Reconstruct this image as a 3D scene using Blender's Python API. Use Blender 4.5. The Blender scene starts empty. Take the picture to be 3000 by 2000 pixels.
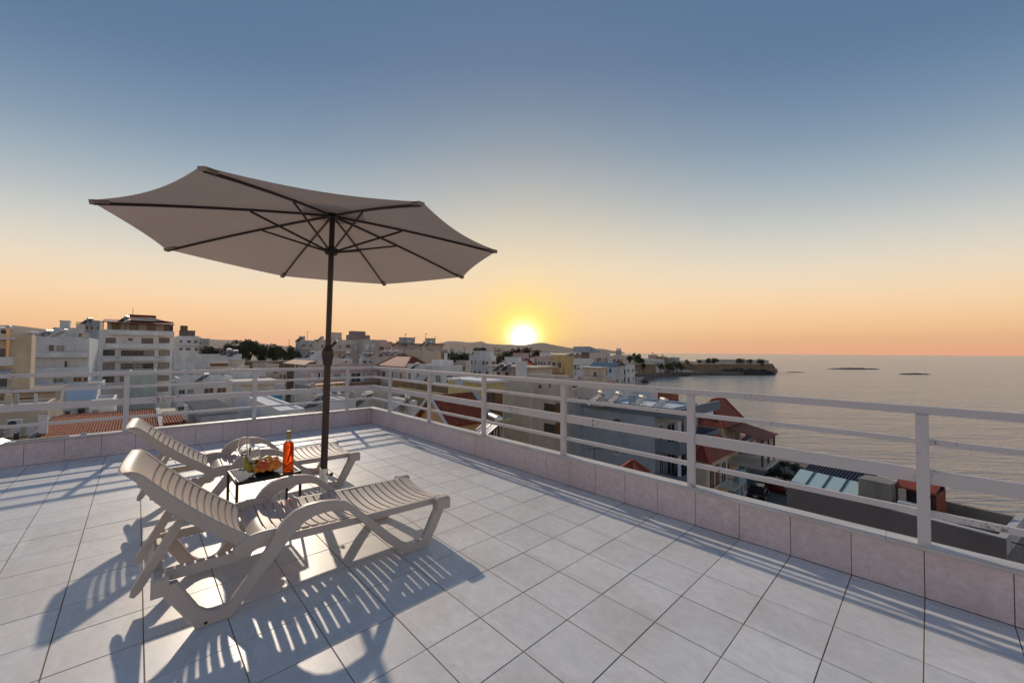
import bpy, math, random
from mathutils import Vector, Matrix
random.seed(7)
S = bpy.context.scene
COL = S.collection
T = 0.333                                   # floor tile module (m)

# ---------------------------------------------------------------- camera
F = 1157.08; PITCH = .0259; ROLL = .0066; YAW = -.812       # solved from the tile grid (3000 px wide picture)
CAM = Vector((23.1277*T, -10.3126*T, 4.3452*T))
fw = Vector((math.sin(YAW)*math.cos(PITCH), math.cos(YAW)*math.cos(PITCH), math.sin(PITCH)))
_r = Vector((math.cos(YAW), -math.sin(YAW), 0)); _u = _r.cross(fw)
RT = math.cos(ROLL)*_r + math.sin(ROLL)*_u
UP = -math.sin(ROLL)*_r + math.cos(ROLL)*_u
cd = bpy.data.cameras.new('camera'); cam = bpy.data.objects.new('camera', cd); COL.objects.link(cam)
cd.sensor_width = 36; cd.lens = F/3000*36; cd.clip_start = .05; cd.clip_end = 60000
m = Matrix((RT, UP, -fw)).transposed().to_4x4(); m.translation = CAM; cam.matrix_world = m
S.camera = cam

# ---------------------------------------------------------------- light
SUN_EL = math.radians(29); SUN_DIR = Vector((-.98*math.cos(SUN_EL), .20*math.cos(SUN_EL), math.sin(SUN_EL))).normalized()
sl = bpy.data.lights.new('sun', 'SUN'); sl.energy = 2.4; sl.angle = math.radians(1.0); sl.color = (1, .84, .66)
so = bpy.data.objects.new('sun', sl); COL.objects.link(so); so.rotation_euler = (-SUN_DIR).to_track_quat('-Z', 'Y').to_euler()
so.location = (0, 0, 30)
W = bpy.data.worlds.new('World'); S.world = W; W.use_nodes = True
wn = W.node_tree.nodes; wl = W.node_tree.links; wn.clear()
def wnode(t, **k):
    n = wn.new(t)
    for a, b in k.items(): setattr(n, a, b)
    return n
wo = wnode('ShaderNodeOutputWorld'); bg = wnode('ShaderNodeBackground'); wl.new(bg.outputs[0], wo.inputs[0])
tc = wnode('ShaderNodeTexCoord'); sx = wnode('ShaderNodeSeparateXYZ'); wl.new(tc.outputs['Generated'], sx.inputs[0])
ramp = wnode('ShaderNodeValToRGB')
hz_ = wnode('ShaderNodeVectorMath', operation='MULTIPLY'); wl.new(tc.outputs['Generated'], hz_.inputs[0]); hz_.inputs[1].default_value = (1, 1, 0)
hn_ = wnode('ShaderNodeVectorMath', operation='NORMALIZE'); wl.new(hz_.outputs[0], hn_.inputs[0])
hd_ = wnode('ShaderNodeVectorMath', operation='DOT_PRODUCT'); wl.new(hn_.outputs[0], hd_.inputs[0]); hd_.inputs[1].default_value = Vector((fw.x, fw.y, 0)).normalized()
oc_ = wnode('ShaderNodeMath', operation='SUBTRACT'); oc_.inputs[0].default_value = 1; wl.new(hd_.outputs['Value'], oc_.inputs[1])      # 1-cos of the azimuth from the sunset
om_ = wnode('ShaderNodeMath', operation='MINIMUM'); wl.new(oc_.outputs[0], om_.inputs[0]); om_.inputs[1].default_value = .65
ok_ = wnode('ShaderNodeMath', operation='MULTIPLY_ADD'); wl.new(om_.outputs[0], ok_.inputs[0]); ok_.inputs[1].default_value = .6; ok_.inputs[2].default_value = 1
ez_ = wnode('ShaderNodeMath', operation='MULTIPLY'); wl.new(ok_.outputs[0], ez_.inputs[0]); wl.new(sx.outputs['Z'], ez_.inputs[1]); wl.new(ez_.outputs[0], ramp.inputs[0])
cr = ramp.color_ramp; cr.interpolation = 'B_SPLINE'
stops = [(0.0, (1.08, .45, .26)), (.03, (1.12, .54, .25)), (.08, (1.04, .65, .34)), (.15, (.95, .75, .51)), (.23, (.74, .705, .61)), (.33, (.435, .505, .54)),
         (.45, (.21, .315, .435)), (.60, (.097, .178, .315)), (1.0, (.08, .15, .285))]
while len(cr.elements) < len(stops): cr.elements.new(.5)
for e, (p, c) in zip(cr.elements, stops): e.position = p; e.color = (*c, 1)
def ray(x, y): return fw + RT*((x-1500)/F) + UP*((1000-y)/F)
gdir = ray(1533, 992).normalized()
vd = wnode('ShaderNodeVectorMath', operation='DOT_PRODUCT'); vd.inputs[1].default_value = gdir
nv = wnode('ShaderNodeVectorMath', operation='NORMALIZE'); wl.new(tc.outputs['Generated'], nv.inputs[0]); wl.new(nv.outputs[0], vd.inputs[0])
ac = wnode('ShaderNodeMath', operation='ARCCOSINE', use_clamp=False); wl.new(vd.outputs['Value'], ac.inputs[0])
def lobe(deg, amp, power=2):
    a = wnode('ShaderNodeMath', operation='DIVIDE'); wl.new(ac.outputs[0], a.inputs[0]); a.inputs[1].default_value = math.radians(deg)
    b = wnode('ShaderNodeMath', operation='POWER'); wl.new(a.outputs[0], b.inputs[0]); b.inputs[1].default_value = power
    c = wnode('ShaderNodeMath', operation='MULTIPLY'); wl.new(b.outputs[0], c.inputs[0]); c.inputs[1].default_value = -1
    d = wnode('ShaderNodeMath', operation='EXPONENT'); wl.new(c.outputs[0], d.inputs[0])
    e = wnode('ShaderNodeMath', operation='MULTIPLY'); wl.new(d.outputs[0], e.inputs[0]); e.inputs[1].default_value = amp
    return e.outputs[0]
def mixc(fac, a, col):
    n = wnode('ShaderNodeMix', data_type='RGBA'); wl.new(fac, n.inputs['Factor']); wl.new(a, n.inputs['A']); n.inputs['B'].default_value = (*col, 1)
    return n.outputs['Result']
c = mixc(lobe(21, .48), ramp.outputs[0], (1.06, .76, .37))
c = mixc(lobe(5.6, .8), c, (1.28, .76, .05))
c = mixc(lobe(3.6, .9, 1.7), c, (1.6, 1.32, .30))
c = mixc(lobe(1.2, 1.0, 1.5), c, (7.5, 6.8, 5.2))
wl.new(c, bg.inputs[0]); bg.inputs[1].default_value = 1.0
S.view_settings.view_transform = 'Standard'; S.view_settings.look = 'None'; S.view_settings.exposure = 0; S.view_settings.gamma = 1
S.view_settings.use_curve_mapping = False
S.cycles.max_bounces = 7; S.cycles.transparent_max_bounces = 8; S.cycles.volume_bounces = 0
S.cycles.use_denoising = True; S.cycles.caustics_reflective = False; S.cycles.caustics_refractive = False

# ---------------------------------------------------------------- helpers
def proj(P):
    d = Vector(P)-CAM; z = d.dot(fw); return 1500+F*d.dot(RT)/z, 1000-F*d.dot(UP)/z
def atz(x, y, z): d = ray(x, y); return CAM+d*((z-CAM.z)/d.z)
def aty(x, y, Y): d = ray(x, y); return CAM+d*((Y-CAM.y)/d.y)
def atx(x, y, X): d = ray(x, y); return CAM+d*((X-CAM.x)/d.x)
def atd(x, y, D): return CAM+ray(x, y)*D

MATS = {}
def mat(name, col, rough=.6, metal=0, noise=0, nscale=8, col2=None, bump=0, bscale=40, spec=.5, stretch=None, trans=0, ior=1.45, alpha=1, coords='Object', detail=6, rand=0, thresh=None):
    if name in MATS: return MATS[name]
    mt = bpy.data.materials.new(name); mt.use_nodes = True; N = mt.node_tree.nodes; L = mt.node_tree.links
    b = N['Principled BSDF']; b.inputs['Base Color'].default_value = (*col, 1); b.inputs['Roughness'].default_value = rough
    b.inputs['Metallic'].default_value = metal; b.inputs['Specular IOR Level'].default_value = spec
    b.inputs['Transmission Weight'].default_value = trans; b.inputs['IOR'].default_value = ior
    vec = None
    if noise or bump or thresh:
        t = N.new('ShaderNodeTexCoord'); vec = t.outputs[coords] if coords in ('Object', 'Generated', 'UV') else None
        if coords == 'World': g = N.new('ShaderNodeNewGeometry'); vec = g.outputs['Position']
        if stretch:
            mp = N.new('ShaderNodeMapping'); mp.inputs['Scale'].default_value = stretch; L.new(vec, mp.inputs[0]); vec = mp.outputs[0]
    csock = None
    if noise:
        n = N.new('ShaderNodeTexNoise'); n.inputs['Scale'].default_value = nscale; n.inputs['Detail'].default_value = detail; n.inputs['Roughness'].default_value = .62
        L.new(vec, n.inputs['Vector'])
        r = N.new('ShaderNodeValToRGB'); L.new(n.outputs['Fac'], r.inputs[0])
        c2 = col2 or tuple(x*(1-noise) for x in col)
        lo, hi = thresh or (.32, .68)
        r.color_ramp.elements[0].position = lo; r.color_ramp.elements[0].color = (*c2, 1)
        r.color_ramp.elements[1].position = hi; r.color_ramp.elements[1].color = (*col, 1)
        csock = r.outputs[0]
    if rand:
        oi = N.new('ShaderNodeObjectInfo'); mr = N.new('ShaderNodeMapRange'); mr.inputs['To Min'].default_value = 1-rand; mr.inputs['To Max'].default_value = 1+rand
        L.new(oi.outputs['Random'], mr.inputs['Value'])
        mm = N.new('ShaderNodeMix'); mm.data_type = 'RGBA'; mm.blend_type = 'MULTIPLY'; mm.inputs['Factor'].default_value = 1
        if csock: L.new(csock, mm.inputs['A'])
        else: mm.inputs['A'].default_value = (*col, 1)
        L.new(mr.outputs[0], mm.inputs['B']); csock = mm.outputs['Result']
    if csock: L.new(csock, b.inputs['Base Color'])
    if bump:
        n2 = N.new('ShaderNodeTexNoise'); n2.inputs['Scale'].default_value = bscale; n2.inputs['Detail'].default_value = 4; L.new(vec, n2.inputs['Vector'])
        bp = N.new('ShaderNodeBump'); bp.inputs['Strength'].default_value = bump; bp.inputs['Distance'].default_value = .01; L.new(n2.outputs['Fac'], bp.inputs['Height'])
        L.new(bp.outputs[0], b.inputs['Normal'])
    MATS[name] = mt; return mt

class MB:
    def __init__(s): s.v = []; s.f = []
    def add(s, vs, fs):
        o = len(s.v); s.v += [tuple(v) for v in vs]; s.f += [tuple(i+o for i in f) for f in fs]; return s
    def box(s, x0, x1, y0, y1, z0, z1):
        return s.add([(x0,y0,z0),(x1,y0,z0),(x1,y1,z0),(x0,y1,z0),(x0,y0,z1),(x1,y0,z1),(x1,y1,z1),(x0,y1,z1)],
                     [(3,2,1,0),(4,5,6,7),(0,1,5,4),(1,2,6,5),(2,3,7,6),(3,0,4,7)])
    def cbox(s, x0, x1, y0, y1, z0, z1, b):       # box with chamfered top and vertical edges
        def ring(z, i): return [(x0+i,y0+i,z),(x1-i,y0+i,z),(x1-i,y1-i,z),(x0+i,y1-i,z)]
        vs = ring(z0, 0)+ring(z1-b, 0)+ring(z1, b)
        fs = [(3,2,1,0),(8,9,10,11)]
        for k in (0, 4):
            for i in range(4): j = (i+1) % 4; fs.append((k+i, k+j, k+4+j, k+4+i))
        return s.add(vs, fs)
    def bar(s, a, b, w, h, up=(0,0,1)):            # rectangular bar a->b, w across, h along up
        a = Vector(a); b = Vector(b); d = (b-a).normalized(); up = Vector(up); x = d.cross(up)
        if x.length < 1e-5: x = d.cross(Vector((1,0,0)))
        x.normalize(); u = x.cross(d)
        vs = [p+x*sx_*w/2+u*su*h/2 for p in (a, b) for sx_, su in ((-1,-1),(1,-1),(1,1),(-1,1))]
        return s.add(vs, [(0,1,2,3),(7,6,5,4),(0,4,5,1),(1,5,6,2),(2,6,7,3),(3,7,4,0)])
    def tube(s, pts, r, n=10, caps=True):
        pts = [Vector(p) for p in pts]; rs = r if isinstance(r, (list, tuple)) else [r]*len(pts)
        vs = []; fs = []; prev = None
        for i, p in enumerate(pts):
            d = (pts[min(i+1, len(pts)-1)]-pts[max(i-1, 0)]).normalized()
            if prev is None: x = d.orthogonal().normalized()
            else: x = (prev-d*prev.dot(d)).normalized()
            prev = x; y = d.cross(x)
            for k in range(n): a = 2*math.pi*k/n; vs.append(p+(x*math.cos(a)+y*math.sin(a))*rs[i])
        for i in range(len(pts)-1):
            for k in range(n): j = (k+1) % n; fs.append((i*n+k, i*n+j, (i+1)*n+j, (i+1)*n+k))
        if caps: fs.append(tuple(range(n-1, -1, -1))); fs.append(tuple((len(pts)-1)*n+k for k in range(n)))
        return s.add(vs, fs)
    def lathe(s, prof, n=24, sx_=1, sy_=1, o=(0,0,0), caps=True):
        vs = []; fs = []
        for r, z in prof:
            for k in range(n): a = 2*math.pi*k/n; vs.append((o[0]+r*math.cos(a)*sx_, o[1]+r*math.sin(a)*sy_, o[2]+z))
        for i in range(len(prof)-1):
            for k in range(n): j = (k+1) % n; fs.append((i*n+k, i*n+j, (i+1)*n+j, (i+1)*n+k))
        if caps: fs.append(tuple(range(n-1, -1, -1))); fs.append(tuple((len(prof)-1)*n+k for k in range(n)))
        return s.add(vs, fs)
    def prism(s, poly, ax, a, b):                  # poly of 2-D points extruded on axis ax from a to b
        def mk(p, t): return (t, p[0], p[1]) if ax == 0 else ((p[0], t, p[1]) if ax == 1 else (p[0], p[1], t))
        n = len(poly); vs = [mk(p, a) for p in poly]+[mk(p, b) for p in poly]
        return s.add(vs, [tuple(range(n-1, -1, -1)), tuple(range(n, 2*n))]+[(i, (i+1) % n, n+(i+1) % n, n+i) for i in range(n)])
    def mesh(s, name, mt, smooth=False):
        me = bpy.data.meshes.new(name); me.from_pydata(s.v, [], s.f)
        if mt: me.materials.append(mt)
        import bmesh
        bm = bmesh.new(); bm.from_mesh(me); bmesh.ops.recalc_face_normals(bm, faces=bm.faces[:]); bm.to_mesh(me); bm.free()
        if smooth:
            me.polygons.foreach_set('use_smooth', [True]*len(me.polygons))
            me.set_sharp_from_angle(angle=math.radians(38))
        me.update(); return me
    def build(s, name, mt, parent=None, smooth=False, loc=None, rotz=0):
        o = bpy.data.objects.new(name, s.mesh(name, mt, smooth)); COL.objects.link(o)
        if parent: o.parent = parent
        if loc is not None: o.location = loc
        if rotz: o.rotation_euler = (0, 0, rotz)
        return o
def inst(name, me, parent=None, loc=(0,0,0), rotz=0, scale=None):
    o = bpy.data.objects.new(name, me); COL.objects.link(o)
    if parent: o.parent = parent
    o.location = loc; o.rotation_euler = (0, 0, rotz)
    if scale: o.scale = scale
    return o
def tag(o, label=None, cat=None, group=None, kind=None):
    if label: o['label'] = label
    if cat: o['category'] = cat
    if group: o['group'] = group
    if kind: o['kind'] = kind
    return o
def thing(name, label, cat, loc=(0,0,0), rotz=0, group=None):
    o = bpy.data.objects.new(name, None); o.empty_display_size = .1; COL.objects.link(o); o.location = loc; o.rotation_euler = (0,0,rotz)
    return tag(o, label, cat, group)
def struct(o): o['kind'] = 'structure'; return o
def catmull(pts, n=6):
    P = [Vector(p) for p in pts]; out = []
    for i in range(len(P)-1):
        p0 = P[max(i-1, 0)]; p1 = P[i]; p2 = P[i+1]; p3 = P[min(i+2, len(P)-1)]
        for k in range(n):
            t = k/n; out.append(.5*((2*p1)+(p2-p0)*t+(2*p0-5*p1+4*p2-p3)*t*t+(3*p1-p0-3*p2+p3)*t**3))
    out.append(P[-1]); return out
def in_view(P, mx=60):
    d = Vector(P)-CAM
    if d.dot(fw) < .1: return False
    x, y = proj(P); return -mx < x < 3000+mx and -mx < y < 2000+mx

# ---------------------------------------------------------------- terrace materials
def tile_material(name, c1, c2, rough, module, scale, streak, dirt=None, var=.05):
    mt = bpy.data.materials.new(name); mt.use_nodes = True; N = mt.node_tree.nodes; L = mt.node_tree.links; b = N['Principled BSDF']
    g = N.new('ShaderNodeNewGeometry'); oi = N.new('ShaderNodeObjectInfo')
    sc = N.new('ShaderNodeVectorMath'); sc.operation = 'SCALE'; sc.inputs['Scale'].default_value = 1/module; L.new(g.outputs['Position'], sc.inputs[0])
    fl = N.new('ShaderNodeVectorMath'); fl.operation = 'FLOOR'; L.new(sc.outputs[0], fl.inputs[0])
    wnz = N.new('ShaderNodeTexWhiteNoise'); L.new(fl.outputs[0], wnz.inputs['Vector'])
    off = N.new('ShaderNodeVectorMath'); off.operation = 'MULTIPLY_ADD'; L.new(wnz.outputs['Color'], off.inputs[0]); off.inputs[1].default_value = (9, 9, 9); L.new(g.outputs['Position'], off.inputs[2])
    mp = N.new('ShaderNodeMapping'); mp.inputs['Scale'].default_value = streak; L.new(off.outputs[0], mp.inputs[0])
    n = N.new('ShaderNodeTexNoise'); n.inputs['Scale'].default_value = scale; n.inputs['Detail'].default_value = 9; n.inputs['Roughness'].default_value = .7; n.inputs['Distortion'].default_value = .5
    L.new(mp.outputs[0], n.inputs['Vector'])
    r = N.new('ShaderNodeValToRGB'); r.color_ramp.elements[0].position = .36; r.color_ramp.elements[1].position = .64
    r.color_ramp.elements[0].color = (*c2, 1); r.color_ramp.elements[1].color = (*c1, 1); L.new(n.outputs['Fac'], r.inputs[0])
    mr = N.new('ShaderNodeMapRange'); mr.inputs['To Min'].default_value = 1-var; mr.inputs['To Max'].default_value = 1+var; L.new(wnz.outputs['Value'], mr.inputs['Value'])
    mm = N.new('ShaderNodeMix'); mm.data_type = 'RGBA'; mm.blend_type = 'MULTIPLY'; mm.inputs['Factor'].default_value = 1; L.new(r.outputs[0], mm.inputs['A']); L.new(mr.outputs[0], mm.inputs['B'])
    # faint blotchy dirt over several tiles
    n3 = N.new('ShaderNodeTexNoise'); n3.inputs['Scale'].default_value = 1.7; n3.inputs['Detail'].default_value = 7; L.new(g.outputs['Position'], n3.inputs['Vector'])
    r3 = N.new('ShaderNodeMapRange'); r3.inputs['From Min'].default_value = .48; r3.inputs['From Max'].default_value = .78; r3.inputs['To Max'].default_value = .34; L.new(n3.outputs['Fac'], r3.inputs['Value'])
    m3 = N.new('ShaderNodeMix'); m3.data_type = 'RGBA'; L.new(r3.outputs[0], m3.inputs['Factor']); L.new(mm.outputs['Result'], m3.inputs['A']); m3.inputs['B'].default_value = (*(dirt or (.42, .36, .30)), 1)
    L.new(m3.outputs['Result'], b.inputs['Base Color']); b.inputs['Specular IOR Level'].default_value = .42
    rr = N.new('ShaderNodeMapRange'); rr.inputs['To Min'].default_value = rough-.07; rr.inputs['To Max'].default_value = rough+.14; L.new(n3.outputs['Fac'], rr.inputs['Value']); L.new(rr.outputs[0], b.inputs['Roughness'])
    b2 = N.new('ShaderNodeBump'); b2.inputs['Strength'].default_value = .12; b2.inputs['Distance'].default_value = .003; L.new(n.outputs['Fac'], b2.inputs['Height']); L.new(b2.outputs[0], b.inputs['Normal'])
    return mt
M_FLOOR = tile_material('floor_tile_ceramic', (.775, .755, .735), (.655, .64, .625), .34, T, 13, (1, 1.5, 1), var=.06)
M_WALLT = tile_material('wall_tile_ceramic', (.76, .635, .63), (.61, .495, .495), .40, T, 22, (1, 1, 1), dirt=(.45, .36, .30))
M_GROUT = mat('grout', (.29, .205, .13), .9, noise=.5, nscale=3, coords='World')
M_MARBLE = mat('coping_marble', (.66, .63, .61), .38, noise=.35, nscale=2.2, col2=(.50, .45, .42), coords='World', stretch=(1, 3, 1))
def paint_material():
    mt = bpy.data.materials.new('rail_paint'); mt.use_nodes = True; N = mt.node_tree.nodes; L = mt.node_tree.links; b = N['Principled BSDF']
    g = N.new('ShaderNodeNewGeometry')
    n = N.new('ShaderNodeTexNoise'); n.inputs['Scale'].default_value = 38; n.inputs['Detail'].default_value = 8; n.inputs['Roughness'].default_value = .75; L.new(g.outputs['Position'], n.inputs['Vector'])
    n2 = N.new('ShaderNodeTexNoise'); n2.inputs['Scale'].default_value = 2.1; n2.inputs['Detail'].default_value = 3; L.new(g.outputs['Position'], n2.inputs['Vector'])
    mu = N.new('ShaderNodeMath'); mu.operation = 'MULTIPLY'; L.new(n.outputs['Fac'], mu.inputs[0]); L.new(n2.outputs['Fac'], mu.inputs[1])
    r = N.new('ShaderNodeMapRange'); r.inputs['From Min'].default_value = .345; r.inputs['From Max'].default_value = .385; L.new(mu.outputs[0], r.inputs['Value'])
    m2 = N.new('ShaderNodeMix'); m2.data_type = 'RGBA'; L.new(r.outputs[0], m2.inputs['Factor']); m2.inputs['A'].default_value = (.64, .59, .575, 1); m2.inputs['B'].default_value = (.23, .18, .16, 1)
    L.new(m2.outputs['Result'], b.inputs['Base Color']); b.inputs['Roughness'].default_value = .5
    bp = N.new('ShaderNodeBump'); bp.inputs['Strength'].default_value = .3; bp.inputs['Distance'].default_value = .002; bp.invert = True; L.new(r.outputs[0], bp.inputs['Height']); L.new(bp.outputs[0], b.inputs['Normal'])
    return mt
M_RAIL = paint_material()

# ---------------------------------------------------------------- terrace floor
XMAX = 10.3; YMIN = -7.3
floor = struct(MB().box(0, XMAX, YMIN, 0, -.30, -.0022).build('terrace_floor', M_GROUT))
GAP = .0046
xs = [0]+[(n+.021)*T for n in range(1, int(XMAX/T)) if (n+.021)*T > .1]
ys = [0]+[-(m_+.146)*T for m_ in range(0, int(-YMIN/T)) ]
tl = []
for i in range(len(xs)-1):
    for j in range(len(ys)-1):
        tl.append((xs[i]+GAP/2, xs[i+1]-GAP/2, ys[j+1]+GAP/2, ys[j]-GAP/2))
def tdist(t): return (Vector(((t[0]+t[1])/2, (t[2]+t[3])/2, 0))-CAM).length
vis = sorted([t for t in tl if in_view(((t[0]+t[1])/2, (t[2]+t[3])/2, 0), 150)], key=tdist)
near = vis[:300]; nearset = set(near); rest = MB(); tm = {}
for t in tl:
    if t in nearset:
        key = (round(t[1]-t[0], 3), round(t[3]-t[2], 3))
        if key not in tm: tm[key] = MB().cbox(0, key[0], 0, key[1], -.008, 0, .0010).mesh('floor_tile', M_FLOOR)
        o = inst('floor_tile', tm[key], floor, (t[0], t[2], random.uniform(-.0006, .0006)))
        o.rotation_euler = (random.uniform(-.0013, .0013), random.uniform(-.0013, .0013), 0)
    else: rest.cbox(t[0], t[1], t[2], t[3], -.008, 0, .0010)
ro = rest.build('floor_tile', M_FLOOR, floor); ro['kind'] = 'stuff'
body = struct(MB().box(.02, XMAX, YMIN, -.02+.10, -16, -.31).build('building_base', mat('own_wall', (.6, .55, .5), .8)))

# ---------------------------------------------------------------- parapets with tiles and coping
WH = .283
pr = thing('parapet_wall', 'low parapet clad in pinkish tiles running right towards the sea', 'wall', (0, 0, 0))
MB().box(0, XMAX, .012, .085, -.3, WH-.002).build('core', M_GROUT, pr)
pl = thing('parapet_wall', 'low parapet clad in pinkish tiles along the left side facing the town', 'wall', (0, 0, 0))
MB().box(-.085, -.012, YMIN, .085, -.3, WH-.002).build('core', M_GROUT, pl)
wt = {}
def walltile(parent, a, b, ax):
    w = round(b-a-.004, 3); k = (w, ax)
    if k not in wt:
        wt[k] = (MB().box(0, w, 0, .011, .003, WH-.006) if ax == 0 else MB().box(-.011, 0, 0, w, .003, WH-.006)).mesh('wall_tile', M_WALLT)
    inst('wall_tile', wt[k], parent, (a+.002, random.uniform(0, .0012), 0) if ax == 0 else (random.uniform(-.0012, 0), a+.002, 0))
xj = [0]+[(n+.021)*T for n in range(1, 30)]
for a, b in zip(xj, xj[1:]): walltile(pr, a, b, 0)
yj = [0]+[-(n+.283)*T for n in range(0, 21)]
for a, b in zip(yj, yj[1:]): walltile(pl, b, a, 1)
def coping_len(a0, a1, seed):
    random.seed(seed); out = []; a = a0
    while a < a1: b = min(a+random.choice((.62, .98, 1.1)), a1); out.append((a, b)); a = b
    return out
def coping(parent, a, b, ax):
    mb = MB(); prof = [(-.022, WH), (-.026, WH+.006), (-.024, WH+.022), (-.018, WH+.027), (.092, WH+.029), (.1, WH+.022), (.1, WH)]
    if ax == 0: mb.prism(prof, 0, a+.001, b-.001)
    else:
        mb.prism([(-p[0], p[1]) for p in prof], 1, a+.001, b-.001)
    mb.build('coping_stone', M_MARBLE, parent)
for a, b in coping_len(-.1, XMAX, 3): coping(pr, a, b, 0)
for a, b in coping_len(YMIN, -.026, 5): coping(pl, a, b, 1)

# ---------------------------------------------------------------- railing
rl = thing('terrace_railing', 'white painted metal railing with three bars on the terrace parapet', 'railing', (0, 0, WH+.028))
Z0 = WH+.028
BARS = [('top_rail', 1.084, 1.134, .036), ('bar', .902, .938, .022), ('broad_bar', .670, .756, .022), ('bar', .474, .512, .022)]
RC = .042
for nm, za, zb, w in BARS:
    za -= Z0; zb -= Z0
    MB().cbox(-RC-w/2, XMAX, RC-w/2, RC+w/2, za, zb, .003).build(nm, M_RAIL, rl)
    MB().cbox(-RC-w/2, -RC+w/2, YMIN, RC-w/2-.001, za, zb, .003).build(nm, M_RAIL, rl)
pm = MB().cbox(-.0285, .0285, -.02, .02, 0, 1.083-Z0, .002).mesh('post', M_RAIL)
for x in (.714, 2.10, 3.495, 4.89, 6.29, 7.668, 9.06): inst('post', pm, rl, (x, RC-.012, 0))
for y in (-.48, -2.0, -3.53, -5.06, -6.6): inst('post', pm, rl, (-RC+.012, y, 0), math.pi/2)
# rusty bolts on the seam of the broad bar
bm_ = MB().lathe([(.008, 0), (.008, .006), (.004, .008)], 8).mesh('bolt', mat('rust', (.16, .08, .05), .8))
for dz in (.69, .735):
    o = inst('bolt', bm_, rl, (5.28, RC-.011, dz-Z0)); o.rotation_euler = (math.pi/2, 0, 0)

# scraps left on the left coping
M_LATH = mat('lath', (.62, .52, .42), .6, noise=.25, nscale=20)
CT = WH+.030
def scrap(label, a, b, w, h, tilt=0, name='marble_strip', m_=None):
    A = atz(*a, CT); B = atz(*b, CT); d = B-A; L_ = d.length
    o = MB().cbox(0, L_, -w/2, w/2, 0, h, .002).build(name, m_ or M_LATH, None, loc=A); o.rotation_euler = (tilt, 0, math.atan2(d.y, d.x))
    return tag(o, label, 'strip')
scrap('long pale strip lying on the left coping above the red roof', (48, 1292), (204, 1277), .03, .012)
scrap('short pale strip lying on the coping left of the umbrella pole', (846, 1213), (924, 1206), .03, .012)
tag(scrap('small white broken tile propped on the coping beside the long strip', (236, 1275), (254, 1273), .07, .012, .9, 'tile_shard', M_MARBLE), cat='tile')
tag(scrap('broken white tile on the coping at the far left edge', (-14, 1300), (18, 1290), .09, .016, .5, 'tile_shard', M_MARBLE), cat='tile')

# ---------------------------------------------------------------- sun loungers
M_PLAST = mat('taupe_resin', (.57, .485, .425), .45, noise=.10, nscale=5, bump=.05, bscale=300)
M_DARK = mat('dark_hole', (.02, .018, .016), .8)
def strip(pairs, x0, x1, ch=.006):
    """solid band between an upper and a lower outline (pairs of (y, z)), chamfered towards both faces"""
    vs = []; fs = []; n = len(pairs)
    for a, b in pairs:
        a = Vector(a); b = Vector(b); d = (b-a).normalized()*ch; a2 = a+d; b2 = b-d
        vs += [(x0, *a2), (x0+ch, *a), (x1-ch, *a), (x1, *a2), (x1, *b2), (x1-ch, *b), (x0+ch, *b), (x0, *b2)]
    for i in range(n-1):
        for k in range(8): j = (k+1) % 8; fs.append((i*8+k, i*8+j, (i+1)*8+j, (i+1)*8+k))
    fs.append(tuple(range(7, -1, -1))); fs.append(tuple((n-1)*8+k for k in range(8)))
    return MB().add(vs, fs)
def ribbon(cl, w, x0, x1, ch=.006):
    P = catmull([(p[0], p[1], 0) for p in cl], 6); pr_ = []
    for i, p in enumerate(P):
        d = (P[min(i+1, len(P)-1)]-P[max(i-1, 0)]).normalized(); n = Vector((-d.y, d.x, 0))*(w/2); pr_.append(((p.x+n.x, p.y+n.y), (p.x-n.x, p.y-n.y)))
    return strip(pr_, x0, x1, ch)
HW = .288
def slat_mesh(fn, s0, s1, dip, th=.013, nx=12, ns=3, lip=.012):
    """curved strip across x; fn(s, off) -> (y, z) of a point s along the axis, off along the normal"""
    mb = MB(); vs = []; fs = []
    prof = [(s0, -lip), (s0, .002)]+[(s0+(s1-s0)*k/ns, .002) for k in range(1, ns)]+[(s1, .002), (s1, -lip), (s1-.006, -lip), (s1-.006, -th), (s0+.006, -th), (s0+.006, -lip)]
    n = len(prof)
    for i in range(nx+1):
        x = -HW+2*HW*i/nx; dz = dip*((x/HW)**2-1)
        for s, o in prof:
            y, z = fn(s, o+dz); vs.append((x, y, z))
    for i in range(nx):
        for k in range(n): j = (k+1) % n; fs.append((i*n+k, i*n+j, (i+1)*n+j, (i+1)*n+k))
    fs.append(tuple(range(n-1, -1, -1))); fs.append(tuple(nx*n+k for k in range(n)))
    return mb.add(vs, fs)
ARM = [(-3.245,.274,-3.33,.271),(-3.20,.19,-3.27,.175),(-3.153,.106,-3.20,.06),(-3.12,.078,-3.163,0),(-3.088,.069,-3.11,0),(-3.05,.069,-3.06,0),(-3.022,.083,-3.017,0),(-2.96,.165,-2.94,.092),(-2.894,.255,-2.85,.20),
       (-2.845,.325,-2.79,.272),(-2.808,.392,-2.738,.334),(-2.768,.449,-2.70,.379),(-2.715,.489,-2.655,.414),(-2.645,.509,-2.60,.434),(-2.56,.511,-2.53,.439),(-2.47,.496,-2.455,.431),(-2.405,.466,-2.40,.410),(-2.35,.418,-2.365,.372),
       (-2.28,.352,-2.315,.316),(-2.207,.278,-2.245,.240),(-2.10,.170,-2.14,.128),(-2.01,.088,-2.045,.045),(-1.97,.066,-1.995,0),(-1.91,.056,-1.91,0),(-1.87,.064,-1.852,0),(-1.845,.098,-1.812,.012),(-1.80,.185,-1.750,.115),(-1.751,.279,-1.672,.262)]
ARM = [((a+2.5, b), (c_+2.5, d)) for a, b, c_, d in ARM]
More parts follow.
